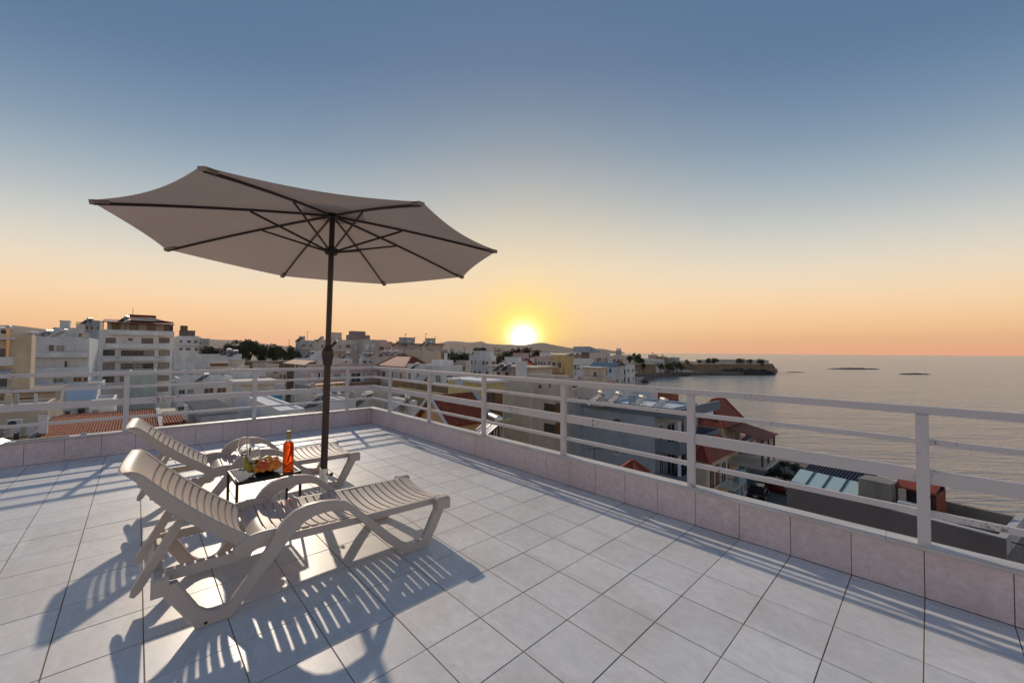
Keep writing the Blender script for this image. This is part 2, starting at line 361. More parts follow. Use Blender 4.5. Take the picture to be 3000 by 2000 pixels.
def lounger(label, loc, rotz, back_deg):
    r = thing('sun_lounger', label, 'sun lounger', loc, rotz, 'plastic sun loungers on the terrace')
    for s in (-1, 1):
        x0, x1 = (.316, .36) if s > 0 else (-.36, -.316)
        rib = strip(ARM, x0, x1).build('arm_and_leg_frame', M_PLAST, r, True)
        hole = MB().lathe([(.008, 0), (.008, .001)], 10).build('screw_hole', M_DARK, rib); hole.location = (s*.3605, -.625, .022); hole.rotation_euler = (0, math.pi/2, 0)
        # bearing plate where the backrest hinges on the frame
        ribbon([(-.47, .30), (-.44, .345), (-.36, .36), (-.25, .35)], .09, min(s*.292, s*.322), max(s*.292, s*.322)).build('hinge_plate', M_PLAST, r, True)
        mb = MB(); vs = []
        prof = [(-.40, .327, .372), (-.2, .305, .352), (.2, .292, .338), (.55, .285, .331), (.80, .283, .328)]
        poly = [(p[0], p[1]) for p in prof]+[(p[0], p[2]) for p in reversed(prof)]
        mb.prism(poly, 0, min(s*.286, s*.313), max(s*.286, s*.313)).build('side_rail', M_PLAST, r)
        MB().prism([(-.80, .268), (-.44, .268), (-.44, .322), (-.80, .322)], 0, min(s*.262, s*.298), max(s*.262, s*.298)).build('rear_rail', M_PLAST, r)
        MB().cbox(min(s*.300, s*.372), max(s*.300, s*.372), .75, .862, .245, .335, .012).build('end_cap', M_PLAST, r)
        MB().cbox(min(s*.255, s*.362), max(s*.255, s*.362), -.845, -.775, .225, .318, .01).build('corner_block', M_PLAST, r)
    MB().cbox(-.30, .30, -.835, -.80, .235, .305, .006).build('rear_crossbar', M_PLAST, r)
    MB().cbox(-.31, .31, .775, .80, .262, .305, .006).build('front_crossbar', M_PLAST, r)
    # seat
    def zseat(y): return .372-.044*min(1, (y+.40)/.75) if y > -.40 else .372
    def fs_(s, o):
        z = zseat(s)+o
        if s < -.335: z -= ((-.335-s)/.07)**2*.035
        if s > .80: z -= ((s-.80)/.06)**2*.03
        return s, z
    y0 = -.325; pitch = .0538
    edges = [-.405]+[y0+pitch*k for k in range(21)]+[.862]
    for k in range(len(edges)-1):
        a = edges[k]+(.0058 if k else 0); b = edges[k+1]-(.0058 if k < len(edges)-2 else 0)
        slat_mesh(fs_, a, b, .034, ns=3 if 0 < k < 21 else 6).build('seat_slat' if 0 < k < 21 else 'seat_end', M_PLAST, r, True)
    # backrest
    th = math.radians(back_deg); dy, dz = -math.cos(th), math.sin(th); ny, nz = math.sin(th), math.cos(th); hy, hz = -.405, .368
    def fb(s, o):
        bow = .020*math.sin(min(s/.70, 1)*math.pi)*-1
        o2 = o+bow
        if s > .665: o2 -= ((s-.665)/.06)**2*.028
        return hy+dy*s+ny*o2, hz+dz*s+nz*o2
    bpitch = .0462; e2 = [.012]+[.052+bpitch*k for k in range(12)]+[.725]
    for k in range(len(e2)-1):
        a = e2[k]+(.0068 if k else 0); b = e2[k+1]-(.0068 if k < len(e2)-2 else 0)
        slat_mesh(fb, a, b, .045, ns=3 if k < 12 else 10).build('back_slat' if k < 12 else 'head_panel', M_PLAST, r, True)
    for s in (-1, 1):
        mb = MB(); vs = []; fs = []; n = 16
        for i in range(n+1):
            q = .0+.705*i/n; dp = -.058+.036*max(0, (i-n*.72)/(n*.28))**1.5
            for (x, o) in ((s*.284, .003), (s*.304, .006), (s*.312, .0), (s*.312, dp), (s*.284, dp)):
                y, z = fb(q, o); vs.append((x, y, z))
        for i in range(n):
            for k in range(5): j = (k+1) % 5; fs.append((i*5+k, i*5+j, (i+1)*5+j, (i+1)*5+k))
        fs += [(4,3,2,1,0), tuple(n*5+k for k in range(5))]
        mb.add(vs, fs).build('back_side_rail', M_PLAST, r, True)
    # folding prop: two notched struts and a curved cross plate
    ya, za = fb(.36, -.05)
    for s in (-1, 1):
        a = Vector((ya, za)); b = Vector((-.915, .200)); d = (b-a).normalized(); n = Vector((-d.y, d.x)); L_ = (b-a).length
        pts = [(0, .012), (.25, .022), (.50, .022), (.535, .040), (.56, .020), (.75, .022), (.93, .020), (1, .010)]
        poly = [tuple(a+d*(t*L_)+n*w) for t, w in pts]+[tuple(a+d*(t*L_)-n*min(w, .022)) for t, w in reversed(pts)]
        MB().prism(poly, 0, s*.205-.015, s*.205+.015).build('prop_strut', M_PLAST, r)
    mb = MB(); vs = []; fs = []; nx = 12
    for i in range(nx+1):
        x = -.19+.38*i/nx; c_ = -.045*(1-(x/.19)**2)
        vs += [(x, -.868, .262+c_), (x, -.838, .315+c_*.3), (x, -.826, .308+c_*.3), (x, -.856, .255+c_)]
    for i in range(nx):
        for k in range(4): j = (k+1) % 4; fs.append((i*4+k, i*4+j, (i+1)*4+j, (i+1)*4+k))
    mb.add(vs, fs+[(3,2,1,0), tuple(nx*4+k for k in range(4))]).build('prop_plate', M_PLAST, r, True)
    return r
lounger('taupe plastic sun lounger nearest the camera, its near arm facing the viewer', (4.745, -2.505, 0), math.radians(-2.0), 43.5)
lounger('taupe plastic sun lounger on the far side of the little table', (3.00, -2.485, 0), math.radians(-.8), 40.5)

# ---------------------------------------------------------------- parasol
M_POLE = mat('pole_bronze', (.060, .042, .036), .38, metal=.35, spec=.6)
M_BLK = mat('black_plastic', (.018, .016, .016), .45)
M_CHROME = mat('chrome', (.75, .74, .72), .16, metal=1)
def fabric():
    mt = bpy.data.materials.new('parasol_fabric'); mt.use_nodes = True; N = mt.node_tree.nodes; L = mt.node_tree.links; b = N['Principled BSDF']
    t = N.new('ShaderNodeTexCoord'); n = N.new('ShaderNodeTexNoise'); n.inputs['Scale'].default_value = 3.5; n.inputs['Detail'].default_value = 5; L.new(t.outputs['Object'], n.inputs['Vector'])
    r = N.new('ShaderNodeValToRGB'); r.color_ramp.elements[0].color = (.42, .345, .285, 1); r.color_ramp.elements[1].color = (.49, .41, .345, 1); L.new(n.outputs['Fac'], r.inputs[0])
    L.new(r.outputs[0], b.inputs['Base Color']); b.inputs['Roughness'].default_value = .85; b.inputs['Specular IOR Level'].default_value = .2
    bp = N.new('ShaderNodeBump'); bp.inputs['Strength'].default_value = .5; bp.inputs['Distance'].default_value = .03; L.new(n.outputs['Fac'], bp.inputs['Height']); L.new(bp.outputs[0], b.inputs['Normal'])
    tr = N.new('ShaderNodeBsdfTranslucent'); tr.inputs[0].default_value = (.55, .41, .33, 1); mx = N.new('ShaderNodeMixShader'); mx.inputs[0].default_value = .27
    L.new(b.outputs[0], mx.inputs[1]); L.new(tr.outputs[0], mx.inputs[2]); L.new(mx.outputs[0], N['Material Output'].inputs[0]); return mt
M_FAB = fabric()
n_ax = Vector((-.0271, .0238, 1)).normalized()
CEN = Vector((3.979, -2.175, 2.349)); BASE = CEN-n_ax*(CEN.z/n_ax.z)
um = thing('parasol', 'large taupe octagonal parasol on a dark pole between the loungers', 'parasol', BASE)
um.rotation_mode = 'QUATERNION'; um.rotation_quaternion = n_ax.to_track_quat('Z', 'Y')
Zl = CEN.z/n_ax.z; RAD = 1.51; APEX = Zl+.355
q_inv = um.rotation_quaternion.inverted()
tipdir = q_inv @ (Vector((4.0428, -3.683, 2.3805))-Vector((4.0032, -2.184, 2.3437)))
A0 = math.atan2(tipdir.y, tipdir.x)
def rib_pt(k, s):                # point on rib k at fraction s
    a = A0+k*math.pi/4; z = APEX-.02+(Zl-APEX+.02)*(s*.82+.18*s*s); return Vector((math.cos(a)*RAD*s, math.sin(a)*RAD*s, z))
mb = MB(); NS = 14; NT = 12; vs = []; fs = []; idx = {}
for k in range(8):
    for i in range(NS+1):
        s = i/NS
        for j in range(NT+1):
            t = j/NT; key = (k if j < NT else (k+1) % 8, i, j if j < NT else 0)
            if key in idx: continue
            a = rib_pt(k, s); b = rib_pt(k+1, s); bulge = 4*t*(1-t)
            p = a.lerp(b, t); sc = 1-.036*bulge*s**2.2; p.x *= sc; p.y *= sc; p.z += .012*bulge*s*(1-s)*4-.018*bulge*s**3+.012
            idx[key] = len(vs); vs.append(p)
for k in range(8):
    for i in range(NS):
        for j in range(NT):
            g = lambda ii, jj: idx[(k if jj < NT else (k+1) % 8, ii, jj if jj < NT else 0)]
            q = (g(i, j), g(i+1, j), g(i+1, j+1), g(i, j+1))
            fs.append(q if len(set(q)) == 4 else tuple(dict.fromkeys(q)))
can = mb.add(vs, fs).build('canopy', M_FAB, um, True)
vt = MB(); vv = []; ff = []
for i, s in enumerate((0, .09, .17)):
    for k in range(16):
        a = A0+k*math.pi/8; vv.append((math.cos(a)*RAD*s, math.sin(a)*RAD*s, APEX+.055-(.055-.04)*0-s*.42*.55+(.01 if k % 2 else 0)*s))
for i in range(2):
    for k in range(16): j = (k+1) % 16; ff.append((i*16+k, i*16+j, (i+1)*16+j, (i+1)*16+k))
vt.add(vv, ff).build('vent_cap', M_FAB, can, True)
MB().lathe([(.012, APEX+.03), (.02, APEX+.06), (.022, APEX+.085), (.008, APEX+.11)], 12).build('finial', M_BLK, um, True)
for k in range(8):
    pts = [rib_pt(k, s) for s in (.02, .2, .4, .6, .8, .985)]
    rb = MB()
    for a, b in zip(pts, pts[1:]): rb.bar(a-Vector((0,0,.010)), b-Vector((0,0,.010)), .011, .019)
    rbo = rb.build('rib', M_POLE, um)
    tip = pts[-1]; d = (pts[-1]-pts[-2]).normalized()
    MB().bar(tip-d*.075, tip+d*.02, .04, .022).build('tip_pocket', M_FAB, rbo)
    mid = rib_pt(k, .42)-Vector((0,0,.022)); a = A0+k*math.pi/4
    MB().bar((math.cos(a)*.045, math.sin(a)*.045, Zl+.0), mid, .010, .016).build('strut', M_POLE, rbo)
MB().tube([(0,0,1.40), (0,0,APEX-.015)], .0235, 20).build('upper_pole', M_POLE, um, True)
MB().tube([(0,0,.10), (0,0,1.33)], .0285, 20).build('lower_pole', M_POLE, um, True)
MB().lathe([(.029,1.315),(.037,1.32),(.041,1.36),(.050,1.40),(.052,1.43),(.047,1.455),(.030,1.475),(.025,1.49)], 20).build('crank_housing', M_POLE, um, True)
hd = q_inv @ (RT*.55+UP*.65+fw*.15).normalized()
ch = MB().tube([Vector((0,0,1.45))+hd*.03, Vector((0,0,1.45))+hd*.105], .012, 10).build('crank_handle', M_POLE, um, True)
MB().tube([Vector((0,0,1.45))+hd*.105, Vector((0,0,1.45))+hd*.118], .014, 10).build('crank_cap', M_CHROME, ch, True)
MB().lathe([(.028,Zl-.035),(.05,Zl-.03),(.058,Zl-.005),(.056,Zl+.02),(.035,Zl+.03),(.026,Zl+.035)], 20).build('runner_hub', M_BLK, um, True)
MB().lathe([(.026,APEX-.06),(.05,APEX-.05),(.054,APEX-.02),(.03,APEX-.005)], 16).build('top_hub', M_BLK, um, True)
MB().lathe([(.10,.0),(.10,.006),(.04,.012),(.035,.014),(.035,.415),(.030,.417)], 24).build('base_sleeve', M_CHROME, um, True)
kd = q_inv @ (RT*.95+fw*.1).normalized()
MB().tube([Vector((0,0,.36))+kd*.03, Vector((0,0,.36))+kd*.055, Vector((0,0,.36))+kd*.058, Vector((0,0,.36))+kd*.075], [.006,.006,.016,.014], 10).build('clamp_knob', M_BLK, um, True)

# ---------------------------------------------------------------- little table and what stands on it
M_STEEL = mat('black_steel', (.022, .019, .018), .35, spec=.5)
M_DGLASS = mat('smoked_glass', (.05, .045, .04), .06, spec=.9)
TX0, TX1, TY0, TY1, TZ = 3.665, 4.065, -2.86, -2.42, .44
tb = thing('side_table', 'small black metal side table with dark glass top between the loungers', 'table', ((TX0+TX1)/2, (TY0+TY1)/2, 0))
hx, hy = (TX1-TX0)/2, (TY1-TY0)/2
MB().cbox(-hx+.016, hx-.016, -hy+.016, hy-.016, TZ-.009, TZ-.001, .001).build('glass_top', M_DGLASS, tb)
for s in (-1, 1):
    MB().cbox(-hx, hx, s*hy-.009, s*hy+.009, TZ-.024, TZ, .002).build('top_rail', M_STEEL, tb)
    MB().cbox(s*hx-.009, s*hx+.009, -hy+.0095, hy-.0095, TZ-.024, TZ, .002).build('top_rail', M_STEEL, tb)
    for q in (-1, 1): MB().cbox(s*hx-.0088, s*hx+.0088, q*hy-.0088, q*hy+.0088, 0, TZ-.0245, .0015).build('leg', M_STEEL, tb)
def glassmat(name, col=(1,1,1), ior=1.48, rough=0):
    mt = bpy.data.materials.new(name); mt.use_nodes = True; b = mt.node_tree.nodes['Principled BSDF']
    b.inputs['Base Color'].default_value = (*col, 1); b.inputs['Transmission Weight'].default_value = 1; b.inputs['IOR'].default_value = ior; b.inputs['Roughness'].default_value = rough
    return mt
M_GLASS = glassmat('clear_glass', ior=1.62, rough=.02); M_WINE = glassmat('rose_wine', (1.0, .11, .015), 1.2, .02)
M_CORK = mat('gold_capsule', (.42, .25, .09), .42, noise=.2, nscale=30)
def z2(x, y): return 600+x/6.03, 1240+y/6.03
bp_ = atz(*z2(1470, 838), TZ)
bt = thing('wine_bottle', 'clear bottle of orange rose wine with golden capsule on the side table', 'bottle', bp_)
MB().lathe([(.030,.0),(.0385,.003),(.040,.010),(.040,.205),(.038,.225),(.028,.2445)], 32).build('wine_filled_body', M_WINE, bt, True)
MB().lathe([(.0275,.2447),(.0165,.258),(.0150,.27),(.0150,.318),(.0132,.318),(.0132,.27),(.0148,.2585),(.0255,.2449)], 32, caps=False).build('neck', M_GLASS, bt, True)
MB().lathe([(.0158,.272),(.0162,.275),(.0162,.330),(.015,.333)], 20).build('capsule', M_CORK, bt, True)
def wine_glass(label, p, h):
    k = h/.23; prof_o = [(.033,.0),(.034,.0015),(.012,.006),(.005,.012),(.0038,.03),(.0038,.085),(.006,.094),(.020,.103),(.034,.122),(.041,.150),(.040,.175),(.0365,.205),(.0335,.230)]
    prof_i = [(.0316,.2302),(.0343,.205),(.0376,.175),(.0386,.150),(.032,.126),(.018,.108),(.004,.101)]
    g = thing('wine_glass', label, 'wine glass', p, 0, 'wine glasses on the side table')
    n = 28; pr_ = [(r*k, z*k) for r, z in prof_o+prof_i]
    b = MB().lathe(pr_[5:], n).build('bowl', M_GLASS, g, True)
    MB().lathe(pr_[:6], n).build('stem_and_foot', M_GLASS, g, True)
    return g
wine_glass('empty wine glass at the back left of the table', atz(*z2(690, 800), TZ), .262)
wine_glass('empty wine glass in front of the fruit bowl', atz(*z2(860, 945), TZ), .240)
bwl = atz(*z2(1060, 850), TZ)
M_BOWL = mat('black_bowl', (.012, .011, .012), .18)
def bowlpart():
    o = MB().lathe([(.055,.0),(.062,.004),(.098,.022),(.124,.042),(.1265,.046),(.123,.046),(.095,.027),(.05,.014),(.01,.012)], 36).build('fruit_bowl', M_BOWL, None, True, loc=bwl)
    return tag(o, 'black shallow bowl heaped with fruit on the side table', 'bowl')
bowlpart()
M_APR = mat('apricot_skin', (.86, .36, .05), .5, noise=.5, nscale=9, col2=(.74, .21, .035), rand=.08)
M_APR2 = mat('apricot_red', (.70, .13, .04), .45, noise=.5, nscale=9, col2=(.45, .04, .02))
M_PEAR = mat('pear_skin', (.42, .33, .04), .45, noise=.4, nscale=7, col2=(.30, .26, .03))
M_PEARP = mat('pear_pale', (.66, .52, .20), .45, noise=.3, nscale=7, col2=(.55, .42, .10))
def fruit_mesh(name, m_, pear=False):
    if pear: prof = [(.001,-.036),(.018,-.036),(.031,-.024),(.035,-.006),(.031,.012),(.022,.030),(.015,.046),(.011,.058),(.004,.064)]
    else: prof = [(.001,-.0255),(.012,-.0255),(.021,-.017),(.0262,-.003),(.0255,.009),(.020,.019),(.010,.0245),(.003,.0225)]
    return MB().lathe(prof, 18).mesh(name, m_, True)
am, am2, pm_, pp_ = fruit_mesh('apricot', M_APR), fruit_mesh('apricot', M_APR2), fruit_mesh('pear', M_PEAR, True), fruit_mesh('pear', M_PEARP, True)
def fruit(name, me, x, y, hgt, label, cat, rot, sc=1):
    p = atz(*z2(x, y), TZ+hgt); o = inst(name, me, None, p); o.rotation_euler = rot; o.scale = (sc, sc, sc); tag(o, label, cat, cat+'s in the black bowl'); return o
APL = ['leftmost orange apricot of the front row', 'second apricot of the front row', 'third apricot of the front row', 'fourth apricot of the front row', 'rightmost apricot leaning on the rim', 'upper right apricot of the heap', 'apricot in the middle of the heap', 'apricot just behind the red one', 'apricot at the far right of the heap', 'apricot low in the centre of the heap', 'apricot behind the leftmost one', 'topmost apricot of the heap']
for i, (x, y, h_) in enumerate([(925,815,.052),(1030,810,.052),(1150,790,.055),(1255,760,.060),(1310,720,.068),(1215,675,.102),(1120,720,.085),(1100,675,.098),(1275,690,.085),(1180,745,.075),(960,770,.06),(1240,640,.108)]):
    fruit('apricot', am, x, y, h_, APL[i]+' in the black bowl', 'apricot', (random.uniform(-1.2, 1.2), random.uniform(-1.2, 1.2), random.uniform(0, 6)), random.uniform(.86, .98))
fruit('apricot', am2, 1030, 725, .100, 'reddest apricot lying on the left of the heap', 'apricot', (.6, .9, 1), 1.2)
fruit('pear', pm_, 770, 735, .075, 'green pear standing at the left rim of the bowl behind the glass', 'pear', (.25, -.2, 0), 1.12)
fruit('pear', pm_, 815, 780, .06, 'green pear at the front left of the bowl', 'pear', (-.3, -.35, 2), 1.0)
fruit('pear', pp_, 930, 715, .085, 'pale yellow pear leaning behind the apricots', 'pear', (.9, .5, 1), 1.15)
fruit('pear', pp_, 1090, 640, .105, 'pale green pear lying on top at the back of the bowl', 'pear', (1.2, .9, .3), 1.0)

# ================================================================= THE TOWN
GZ = -15.5; SEA = -18.5
M_LAND = mat('town_ground', (.16, .145, .13), .9, noise=.4, nscale=.15, coords='World')
def ppos(x, y, z=GZ): p = atz(x, y, z); return (p.x, p.y)
coast = [(30, -60), (22, 8)]+[ppos(*q, SEA) for q in ((2985, 1640), (2800, 1560), (2640, 1500), (2480, 1440), (2350, 1385), (2200, 1325), (2060, 1268), (1960, 1205), (1892, 1160), (1872, 1130), (1893, 1113), (1935, 1104), (2030, 1099), (2150, 1099), (2268, 1097), (2278, 1088))]
coast += [ppos(*q, SEA) for q in ((2220, 1072), (2050, 1064), (1960, 1058), (1880, 1052), (1800, 1049), (1700, 1047), (1560, 1046))]
land_poly = coast+[(-900, 1500), (-4200, 3900), (-9000, 2000), (-9000, -6000), (0, -6000), (30, -3000)]
def earclip(P):
    n = len(P); idx = list(range(n))
    if sum(P[i][0]*P[(i+1) % n][1]-P[(i+1) % n][0]*P[i][1] for i in range(n)) < 0: idx.reverse()
    out = []; cr_ = lambda a, b, c: (b[0]-a[0])*(c[1]-a[1])-(b[1]-a[1])*(c[0]-a[0]); guard = 0
    while len(idx) > 3 and guard < 5000:
        guard += 1
        for k in range(len(idx)):
            i, j, l = idx[k-1], idx[k], idx[(k+1) % len(idx)]
            if cr_(P[i], P[j], P[l]) <= 0: continue
            if any(cr_(P[i], P[j], P[q]) >= 0 and cr_(P[j], P[l], P[q]) >= 0 and cr_(P[l], P[i], P[q]) >= 0 for q in idx if q not in (i, j, l)): continue
            out.append((i, j, l)); idx.pop(k); break
        else: break
    if len(idx) == 3: out.append(tuple(idx))
    return out
mb = MB(); n = len(land_poly)
mb.add([(x, y, GZ) for x, y in land_poly]+[(x, y, SEA-2) for x, y in land_poly], earclip(land_poly)+[(i, (i+1) % n, n+(i+1) % n, n+i) for i in range(n)])
struct(mb.build('ground', M_LAND))

def sea_material():
    mt = bpy.data.materials.new('sea_water'); mt.use_nodes = True; N = mt.node_tree.nodes; L = mt.node_tree.links; b = N['Principled BSDF']
    b.inputs['Base Color'].default_value = (.26, .265, .245, 1); b.inputs['Roughness'].default_value = .20; b.inputs['IOR'].default_value = 1.9
    g = N.new('ShaderNodeNewGeometry'); prev = None
    for sc, st, rot, dist in ((4.2, .30, -.88, .10), (1.7, .26, -.84, .34), (.55, .24, -.76, .62), (.14, .28, -.70, 1.0), (.03, .35, -.95, 1.6)):
        vr = N.new('ShaderNodeVectorRotate'); vr.rotation_type = 'Z_AXIS'; vr.inputs['Angle'].default_value = rot; L.new(g.outputs['Position'], vr.inputs['Vector'])
        mp = N.new('ShaderNodeMapping'); mp.inputs['Scale'].default_value = (st, 1, 1); L.new(vr.outputs[0], mp.inputs[0])
        nz = N.new('ShaderNodeTexNoise'); nz.inputs['Scale'].default_value = sc; nz.inputs['Detail'].default_value = 4; nz.inputs['Roughness'].default_value = .55; L.new(mp.outputs[0], nz.inputs['Vector'])
        bp = N.new('ShaderNodeBump'); bp.inputs['Strength'].default_value = 1.0; bp.inputs['Distance'].default_value = dist; L.new(nz.outputs['Fac'], bp.inputs['Height'])
        if prev: L.new(prev, bp.inputs['Normal'])
        prev = bp.outputs[0]
    L.new(prev, b.inputs['Normal']); return mt
struct(MB().add([(-11800, -11800, SEA), (11800, -11800, SEA), (11800, 11800, SEA), (-11800, 11800, SEA)], [(0, 1, 2, 3)]).build('sea', sea_material()))

# ---------------------------------------------------------------- far hills
M_HILL = mat('far_hill', (.10, .10, .085), .95, noise=.35, nscale=.0009, coords='World')
def hills(name, ridge, D, back=2500):
    """ridge: (px, py) along the skyline; a real range of hills with front and back slopes"""
    random.seed(len(ridge)); P = catmull([(x, y, 0) for x, y in ridge], 8); mb = MB(); vs = []; fs = []
    for q in P:
        w = atd(q.x, q.y, D); d = Vector((w.x-CAM.x, w.y-CAM.y, 0)).normalized(); base = SEA-1; h = max(w.z-base, 4)
        for k, fr in ((-.55*back, 0), (-.3*back, .34), (-.14*back, .66), (0, 1), (.25*back, .6), (back, 0)):
            vs.append((w.x+d.x*k, w.y+d.y*k, base+h*fr))
    for i in range(len(P)-1):
        for k in range(5): fs.append((i*6+k, i*6+k+1, (i+1)*6+k+1, (i+1)*6+k))
    return struct(mb.add(vs, fs).build(name, M_HILL, None, True))
hills('far_hills', [(-900, 985), (-500, 962), (-200, 950), (0, 952), (60, 955), (150, 966), (300, 978), (520, 986), (592, 991), (640, 995), (702, 997), (748, 1003), (785, 1008), (900, 1020), (1000, 1030)], 4200)
hills('far_hills', [(1180, 1028), (1250, 1010), (1297, 1003), (1313, 999), (1345, 1000), (1377, 1003), (1410, 1000), (1428, 1006), (1470, 1009), (1510, 1010), (1560, 1018), (1610, 1030)], 9000)
hills('far_hills', [(1470, 1030), (1510, 1013), (1545, 1009), (1568, 1005), (1592, 1004), (1617, 1009), (1650, 1015), (1675, 1019), (1715, 1022), (1760, 1021), (1790, 1026), (1830, 1032)], 8000)

# ---------------------------------------------------------------- building kit
def plaster(name, c, n=.24): return mat('plaster_'+name, c, .85, noise=n, nscale=.55, col2=tuple(x*(1-n)*k for x, k in zip(c, (1, .97, .93))), coords='World', detail=8, stretch=(1, 1, .35))
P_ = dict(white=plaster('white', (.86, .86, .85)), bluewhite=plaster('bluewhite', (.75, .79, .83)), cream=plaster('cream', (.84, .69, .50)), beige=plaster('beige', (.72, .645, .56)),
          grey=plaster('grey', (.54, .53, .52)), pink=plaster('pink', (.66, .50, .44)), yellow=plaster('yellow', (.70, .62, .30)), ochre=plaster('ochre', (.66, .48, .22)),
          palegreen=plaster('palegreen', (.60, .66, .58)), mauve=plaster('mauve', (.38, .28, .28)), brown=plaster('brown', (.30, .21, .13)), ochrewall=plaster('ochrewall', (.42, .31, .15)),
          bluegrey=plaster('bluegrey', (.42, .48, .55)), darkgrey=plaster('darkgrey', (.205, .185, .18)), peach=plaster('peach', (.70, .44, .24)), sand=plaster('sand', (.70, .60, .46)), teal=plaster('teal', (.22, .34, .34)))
M_BLUEBAND = mat('roof_band', (.20, .225, .26), .7)
M_ROOFC = mat('roof_concrete', (.50, .49, .47), .9, noise=.3, nscale=.4, coords='World')
M_PANE = mat('window_pane', (.035, .035, .04), .08, spec=.8)
M_CURT = mat('curtained_pane', (.30, .27, .23), .25, spec=.7); M_GREYP = mat('grey_pane', (.10, .11, .12), .1, spec=.8)
M_FRAME = mat('window_frame', (.62, .62, .61), .5); M_FRAMEB = mat('brown_frame', (.16, .085, .05), .6)
M_SHUT = mat('brown_shutter', (.25, .12, .06), .6, noise=.3, nscale=30, stretch=(1, 1, 12)); M_SHUTT = mat('teal_shutter', (.16, .33, .38), .6, noise=.2, nscale=30, stretch=(1, 1, 12)); M_SHUTW = mat('white_shutter', (.68, .68, .68), .6)
M_REDR = mat('red_sheet_roof', (.29, .055, .028), .7, noise=.35, nscale=1.2, coords='World'); M_TERRA = mat('terracotta', (.40, .10, .042), .85, noise=.4, nscale=5, rand=.18)
M_BLUE = mat('blue_paint', (.03, .33, .50), .5); M_METAL = mat('galvanised', (.62, .64, .66), .45, metal=.15); M_TANK = mat('tank_steel', (.62, .62, .62), .28, metal=.85)
M_PANEL = mat('solar_panel', (.06, .09, .15), .12, spec=.8); M_WIRE = mat('wire', (.05, .05, .05), .6); M_AWN = mat('awning_cloth', (.62, .60, .55), .8); M_IRON = mat('iron', (.06, .06, .065), .6)
M_STONE = mat('old_stone', (.36, .25, .155), .95, noise=.55, nscale=.6, coords='World', bump=.6, bscale=1.5); M_BRICK = mat('raw_brick', (.42, .15, .07), .9, noise=.4, nscale=4, coords='World')
class Face:
    def __init__(s, b, o, U, N): s.b = b; s.o = Vector((o[0], o[1], 0)); s.U = Vector((*U, 0)); s.N = Vector((*N, 0)); s.len = 0
    def uz(s, px, py, out=0):
        d = ray(px, py); base = s.b.root.location+s.o+s.N*out; t = (base-CAM).dot(s.N)/d.dot(s.N); p = CAM+d*t; q = p-s.b.root.location-s.o
        return q.dot(s.U), p.z-GZ
    def bx(s, mb, u0, u1, o0, o1, z0, z1):
        a = s.o+s.U*u0+s.N*o0; c_ = s.o+s.U*u1+s.N*o1
        return mb.box(min(a.x, c_.x), max(a.x, c_.x), min(a.y, c_.y), max(a.y, c_.y), z0, z1)
    def window(s, u0, u1, z0, z1, kind='pane', fm=None, name='window', mull=True, sill=True):
        R_ = s.b.root; fm = fm or M_FRAME; w = min(.09, (u1-u0)*.1); mb = MB()
        s.bx(mb, u0, u1, .003, .07, z1-w, z1); s.bx(mb, u0, u1, .003, .07, z0, z0+w); s.bx(mb, u0, u0+w, .003, .07, z0+w, z1-w); s.bx(mb, u1-w, u1, .003, .07, z0+w, z1-w)
        if sill: s.bx(mb, u0-.1, u1+.1, .003, .14, z0-.09, z0-.003)
        o = mb.build(name, fm, R_); pm_ = {'pane': random.choice((M_PANE, M_PANE, M_CURT, M_GREYP)), 'brown': M_SHUT, 'teal': M_SHUTT, 'white': M_SHUTW, 'dark': M_PANE}[kind]
        mid = (u0+u1)/2; m2 = MB()
        if mull and u1-u0 > .8:
            for a, c_ in ((u0+w, mid-w*.35), (mid+w*.35, u1-w)): s.bx(MB(), 0, 1, 0, 1, 0, 1); mm = MB(); s.bx(mm, a, c_, .006, .022 if kind in ('pane', 'dark') else .045, z0+w, z1-w); mm.build('pane' if kind in ('pane', 'dark') else 'shutter', pm_, o)
            s.bx(m2, mid-w*.35, mid+w*.35, .003, .06, z0+w, z1-w); m2.build('mullion', fm, o)
        else:
            s.bx(m2, u0+w, u1-w, .006, .022 if kind in ('pane', 'dark') else .045, z0+w, z1-w); m2.build('pane' if kind in ('pane', 'dark') else 'shutter', pm_, o)
        return o
    def winpx(s, x0, y0, x1, y1, kind='pane', fm=None, **k):
        u0, za = s.uz(x0, y0); u1, zb = s.uz(x1, y1); _, zc = s.uz(x0, y1); return s.window(min(u0, u1), max(u0, u1), zc, za, kind, fm, **k)
    def balcony(s, u0, u1, z, proj=1.2, m_=None, solid=True, h=.95, rm=None):
        R_ = s.b.root; m_ = m_ or s.b.m; mb = MB(); s.bx(mb, u0, u1, .002, proj, z-.16, z); o = mb.build('balcony', m_, R_)
        mb = MB()
        if solid:
            s.bx(mb, u0, u1, proj-.1, proj+.004, z+.003, z+h); s.bx(mb, u0, u0+.1, .002, proj-.1, z+.003, z+h-.004); s.bx(mb, u1-.1, u1, .002, proj-.1, z+.003, z+h-.004); mb.build('balcony_parapet', m_, o)
        else:
            rm = rm or M_IRON; s.bx(mb, u0, u1, proj-.04, proj, z+h-.04, z+h)
            for e in (u0, u1-.03): s.bx(mb, e, e+.03, .002, proj-.04, z+h-.04, z+h)
            k = max(2, int((u1-u0)/.35))
            for i in range(k+1): q = u0+(u1-u0-.02)*i/k; s.bx(mb, q, q+.02, proj-.03, proj-.01, z+.003, z+h-.04)
            mb.build('balcony_railing', rm, o)
        return o
    def balpx(s, x0, x1, ytop, ybot, proj=1.2, m_=None, **k):
        u0, zt = s.uz(x0, ytop, proj); u1, _ = s.uz(x1, ytop, proj); _, zb = s.uz(x0, ybot, proj); return s.balcony(min(u0, u1), max(u0, u1), zb+.16, proj, m_, h=max(.3, zt-zb-.16), **k)
ALL = []
